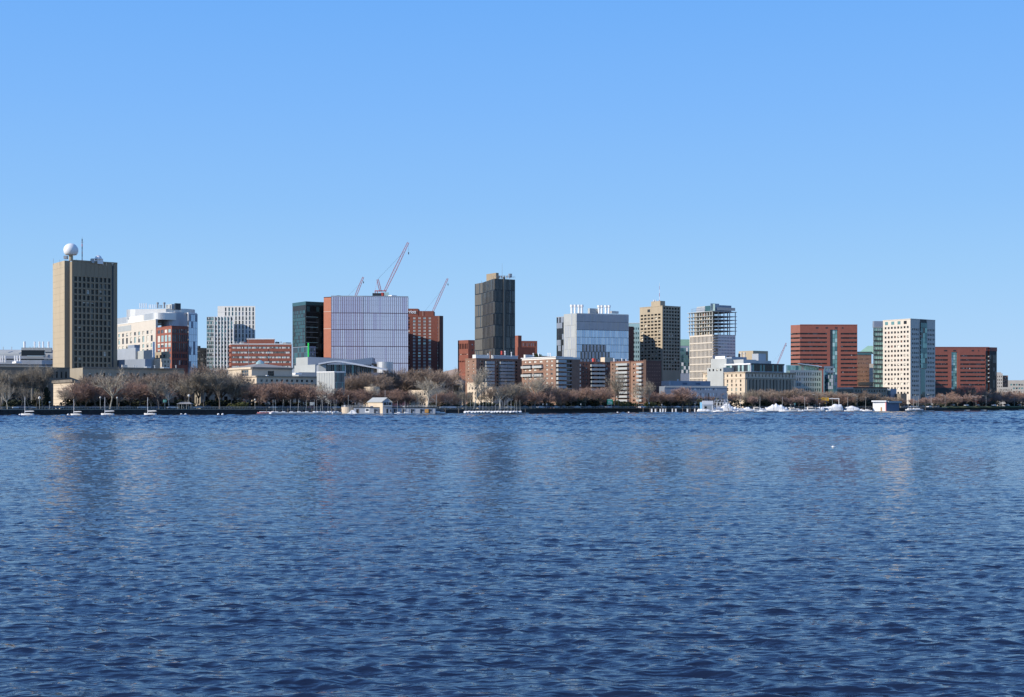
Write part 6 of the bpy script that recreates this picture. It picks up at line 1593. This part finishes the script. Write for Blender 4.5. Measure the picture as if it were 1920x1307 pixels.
# ---- cars
def car_proto(m):
    t=empty('parked_car',(0,0,0))
    q=MB(); sec=[(-2.15,.35),(-2.2,.75),(-1.75,.92),(-.9,.95),(.75,.95),(1.9,.82),(2.15,.62),(2.15,.35)]
    for s_ in (-1,1):
        f=[(x,s_*.86,z) for x,z in sec]; q.face(f if s_<0 else f[::-1],m)
    for (xa,za),(xb,zb_) in zip(sec,sec[1:]+sec[:1]): q.face([(xa,-.86,za),(xa,.86,za),(xb,.86,zb_),(xb,-.86,zb_)],m)
    rf=[(-1.25,1.42),(.25,1.42)]; q.face([(rf[0][0],-.62,1.43),(rf[1][0],-.62,1.43),(rf[1][0],.62,1.43),(rf[0][0],.62,1.43)],m); q.build('body',t)
    q=MB(); b0=[(-1.85,.94),(1.0,.94)]
    A=[(b0[0][0],-.8,.94),(b0[1][0],-.8,.94),(b0[1][0],.8,.94),(b0[0][0],.8,.94)]; B=[(-1.25,-.62,1.42),(.25,-.62,1.42),(.25,.62,1.42),(-1.25,.62,1.42)]
    for i in range(4): q.face([A[i],A[(i+1)%4],B[(i+1)%4],B[i]],glassdark)
    q.build('glazing',t)
    w=MB()
    for i in range(10):
        a,c=2*math.pi*i/10,2*math.pi*(i+1)/10; w.face([(.33*math.cos(a),-.1,.33*math.sin(a)),(.33*math.cos(c),-.1,.33*math.sin(c)),(.33*math.cos(c),.1,.33*math.sin(c)),(.33*math.cos(a),.1,.33*math.sin(a))],tyre)
    w.face([(.33*math.cos(-2*math.pi*i/10),-.1,.33*math.sin(-2*math.pi*i/10)) for i in range(10)][::-1],tyre); wm=w.mesh('wheel')
    for x in (-1.35,1.35):
        for y in (-.78,.78): inst('wheel',wm,t,(x,y,.33))
    return t
cc={'white':mat('white_car_paint',(.75,.75,.75),.3,var=0),'silver':mat('silver_car_paint',(.38,.40,.42),.3,.5,var=0),'black':mat('black_car_paint',(.02,.02,.025),.25,var=0),'dark blue':mat('dark_blue_car_paint',(.02,.035,.09),.25,var=0),'red':mat('red_car_paint',(.30,.02,.02),.3,var=0),'grey':mat('grey_car_paint',(.12,.125,.13),.3,.3,var=0)}
cp={k:car_proto(m) for k,m in cc.items()}; cu_=set(); 
zones=[('under the left edge trees',[(34,'white'),(46,'dark blue'),(56,'silver'),(88,'black'),(94,'grey'),(101,'dark blue'),(108,'silver'),(115,'black'),(123,'silver'),(130,'black'),(137,'grey')]),
('before the long dark hall',[(152,'black'),(176,'dark blue'),(200,'grey'),(238,'black'),(268,'silver'),(293,'dark blue'),(324,'white'),(372,'silver'),(392,'black')]),
('behind the masted dinghies',[(430,'black'),(462,'grey'),(488,'dark blue'),(500,'black'),(514,'silver'),(528,'black'),(541,'dark blue'),(555,'grey'),(568,'black'),(583,'red'),(598,'black'),(613,'dark blue'),(628,'silver')]),
('behind the packed white dinghies',[(833,'silver'),(846,'white'),(868,'grey'),(905,'dark blue'),(930,'black'),(957,'silver'),(983,'grey')]),
('before the brick apartments',[(1000,'grey'),(1013,'white'),(1024,'dark blue'),(1041,'silver'),(1056,'black'),(1080,'silver'),(1102,'grey'),(1126,'black'),(1142,'white'),(1155,'grey'),(1204,'white'),(1230,'grey')]),
('between the brick wings and the marina',[(1228,'white'),(1243,'silver'),(1257,'black'),(1270,'white'),(1286,'grey'),(1302,'silver')]),
('right of the white floating house',[(1700,'dark blue'),(1708,'white'),(1718,'silver'),(1730,'black'),(1742,'white'),(1757,'grey')]),
('under the trees on the right bank',[(1786,'black'),(1812,'white'),(1833,'grey'),(1864,'white'),(1889,'silver'),(1911,'black')])]
for zn,lst in zones:
    cnt={}; tot={}
    for _,c in lst: tot[c]=tot.get(c,0)+1
    for px,c in lst:
        cnt[c]=cnt.get(c,0)+1
        lab=(f'{c} car on the road {zn}' if tot[c]==1 else f'{ORD[cnt[c]]} {c} car from left on the road {zn}')
        o=cp[c] if c not in cu_ else copy_tree(cp[c]); cu_.add(c)
        lane=rng2.choice((11.5,14.5)); D=shore(px)+lane
        sl=math.atan2(shore(px+20)-shore(px-20),spt(px+20)[0]-spt(px-20)[0])
        o.location=(X(px,D),D,GZ+.03 if px<1766 else 3.38); o.rotation_euler=(0,0,sl+(math.pi if lane>13 else 0)); o.scale=(1.05,1.05,1.1); tag(o,lab,'car','cars on the riverside road')
# ---- roadside railing
q=MB(); xs2=list(range(-40,1760,3))
for px in xs2:
    a=spt(px,8.2,GZ); q.bar(a,(a[0],a[1],GZ+1.0),.05,palegrey,3)
for a_,b_ in zip(xs2,xs2[1:]):
    for z in (.55,.98): q.bar(spt(a_,8.2,GZ+z),spt(b_,8.2,GZ+z),.04,palegrey,3)
q.build('guard_rail',None,label='thin pale guard rail running between promenade and road',cat='railing')
# small floats at the right quay
fl=MB(); fl.box(-2.2,2.2,-.9,.9,0,.9,palegrey); flm=fl.mesh('quay_float')
for k,px in enumerate((1812,1843,1878,1914),1):
    a=spt(px,-2.5); inst('quay_float',flm,None,(a[0],a[1],-.1),.2,label=f'{ORD[k]} from left of the pale floats tied at the right quay',cat='float',group='pale floats at the right quay')
sg=MB(); sg.lathe((0,0,0),[(.05,0),(.16,.08),(.14,.2),(.04,.26)],whitepaint,7); sg.box(-.25,.25,-.03,.03,.14,.2,whitepaint)
D=125; sg.build('gull',None,(X(1562,D),D,0),label='tiny white gull resting on the water right of middle',cat='bird').scale=(.8,.8,.8)
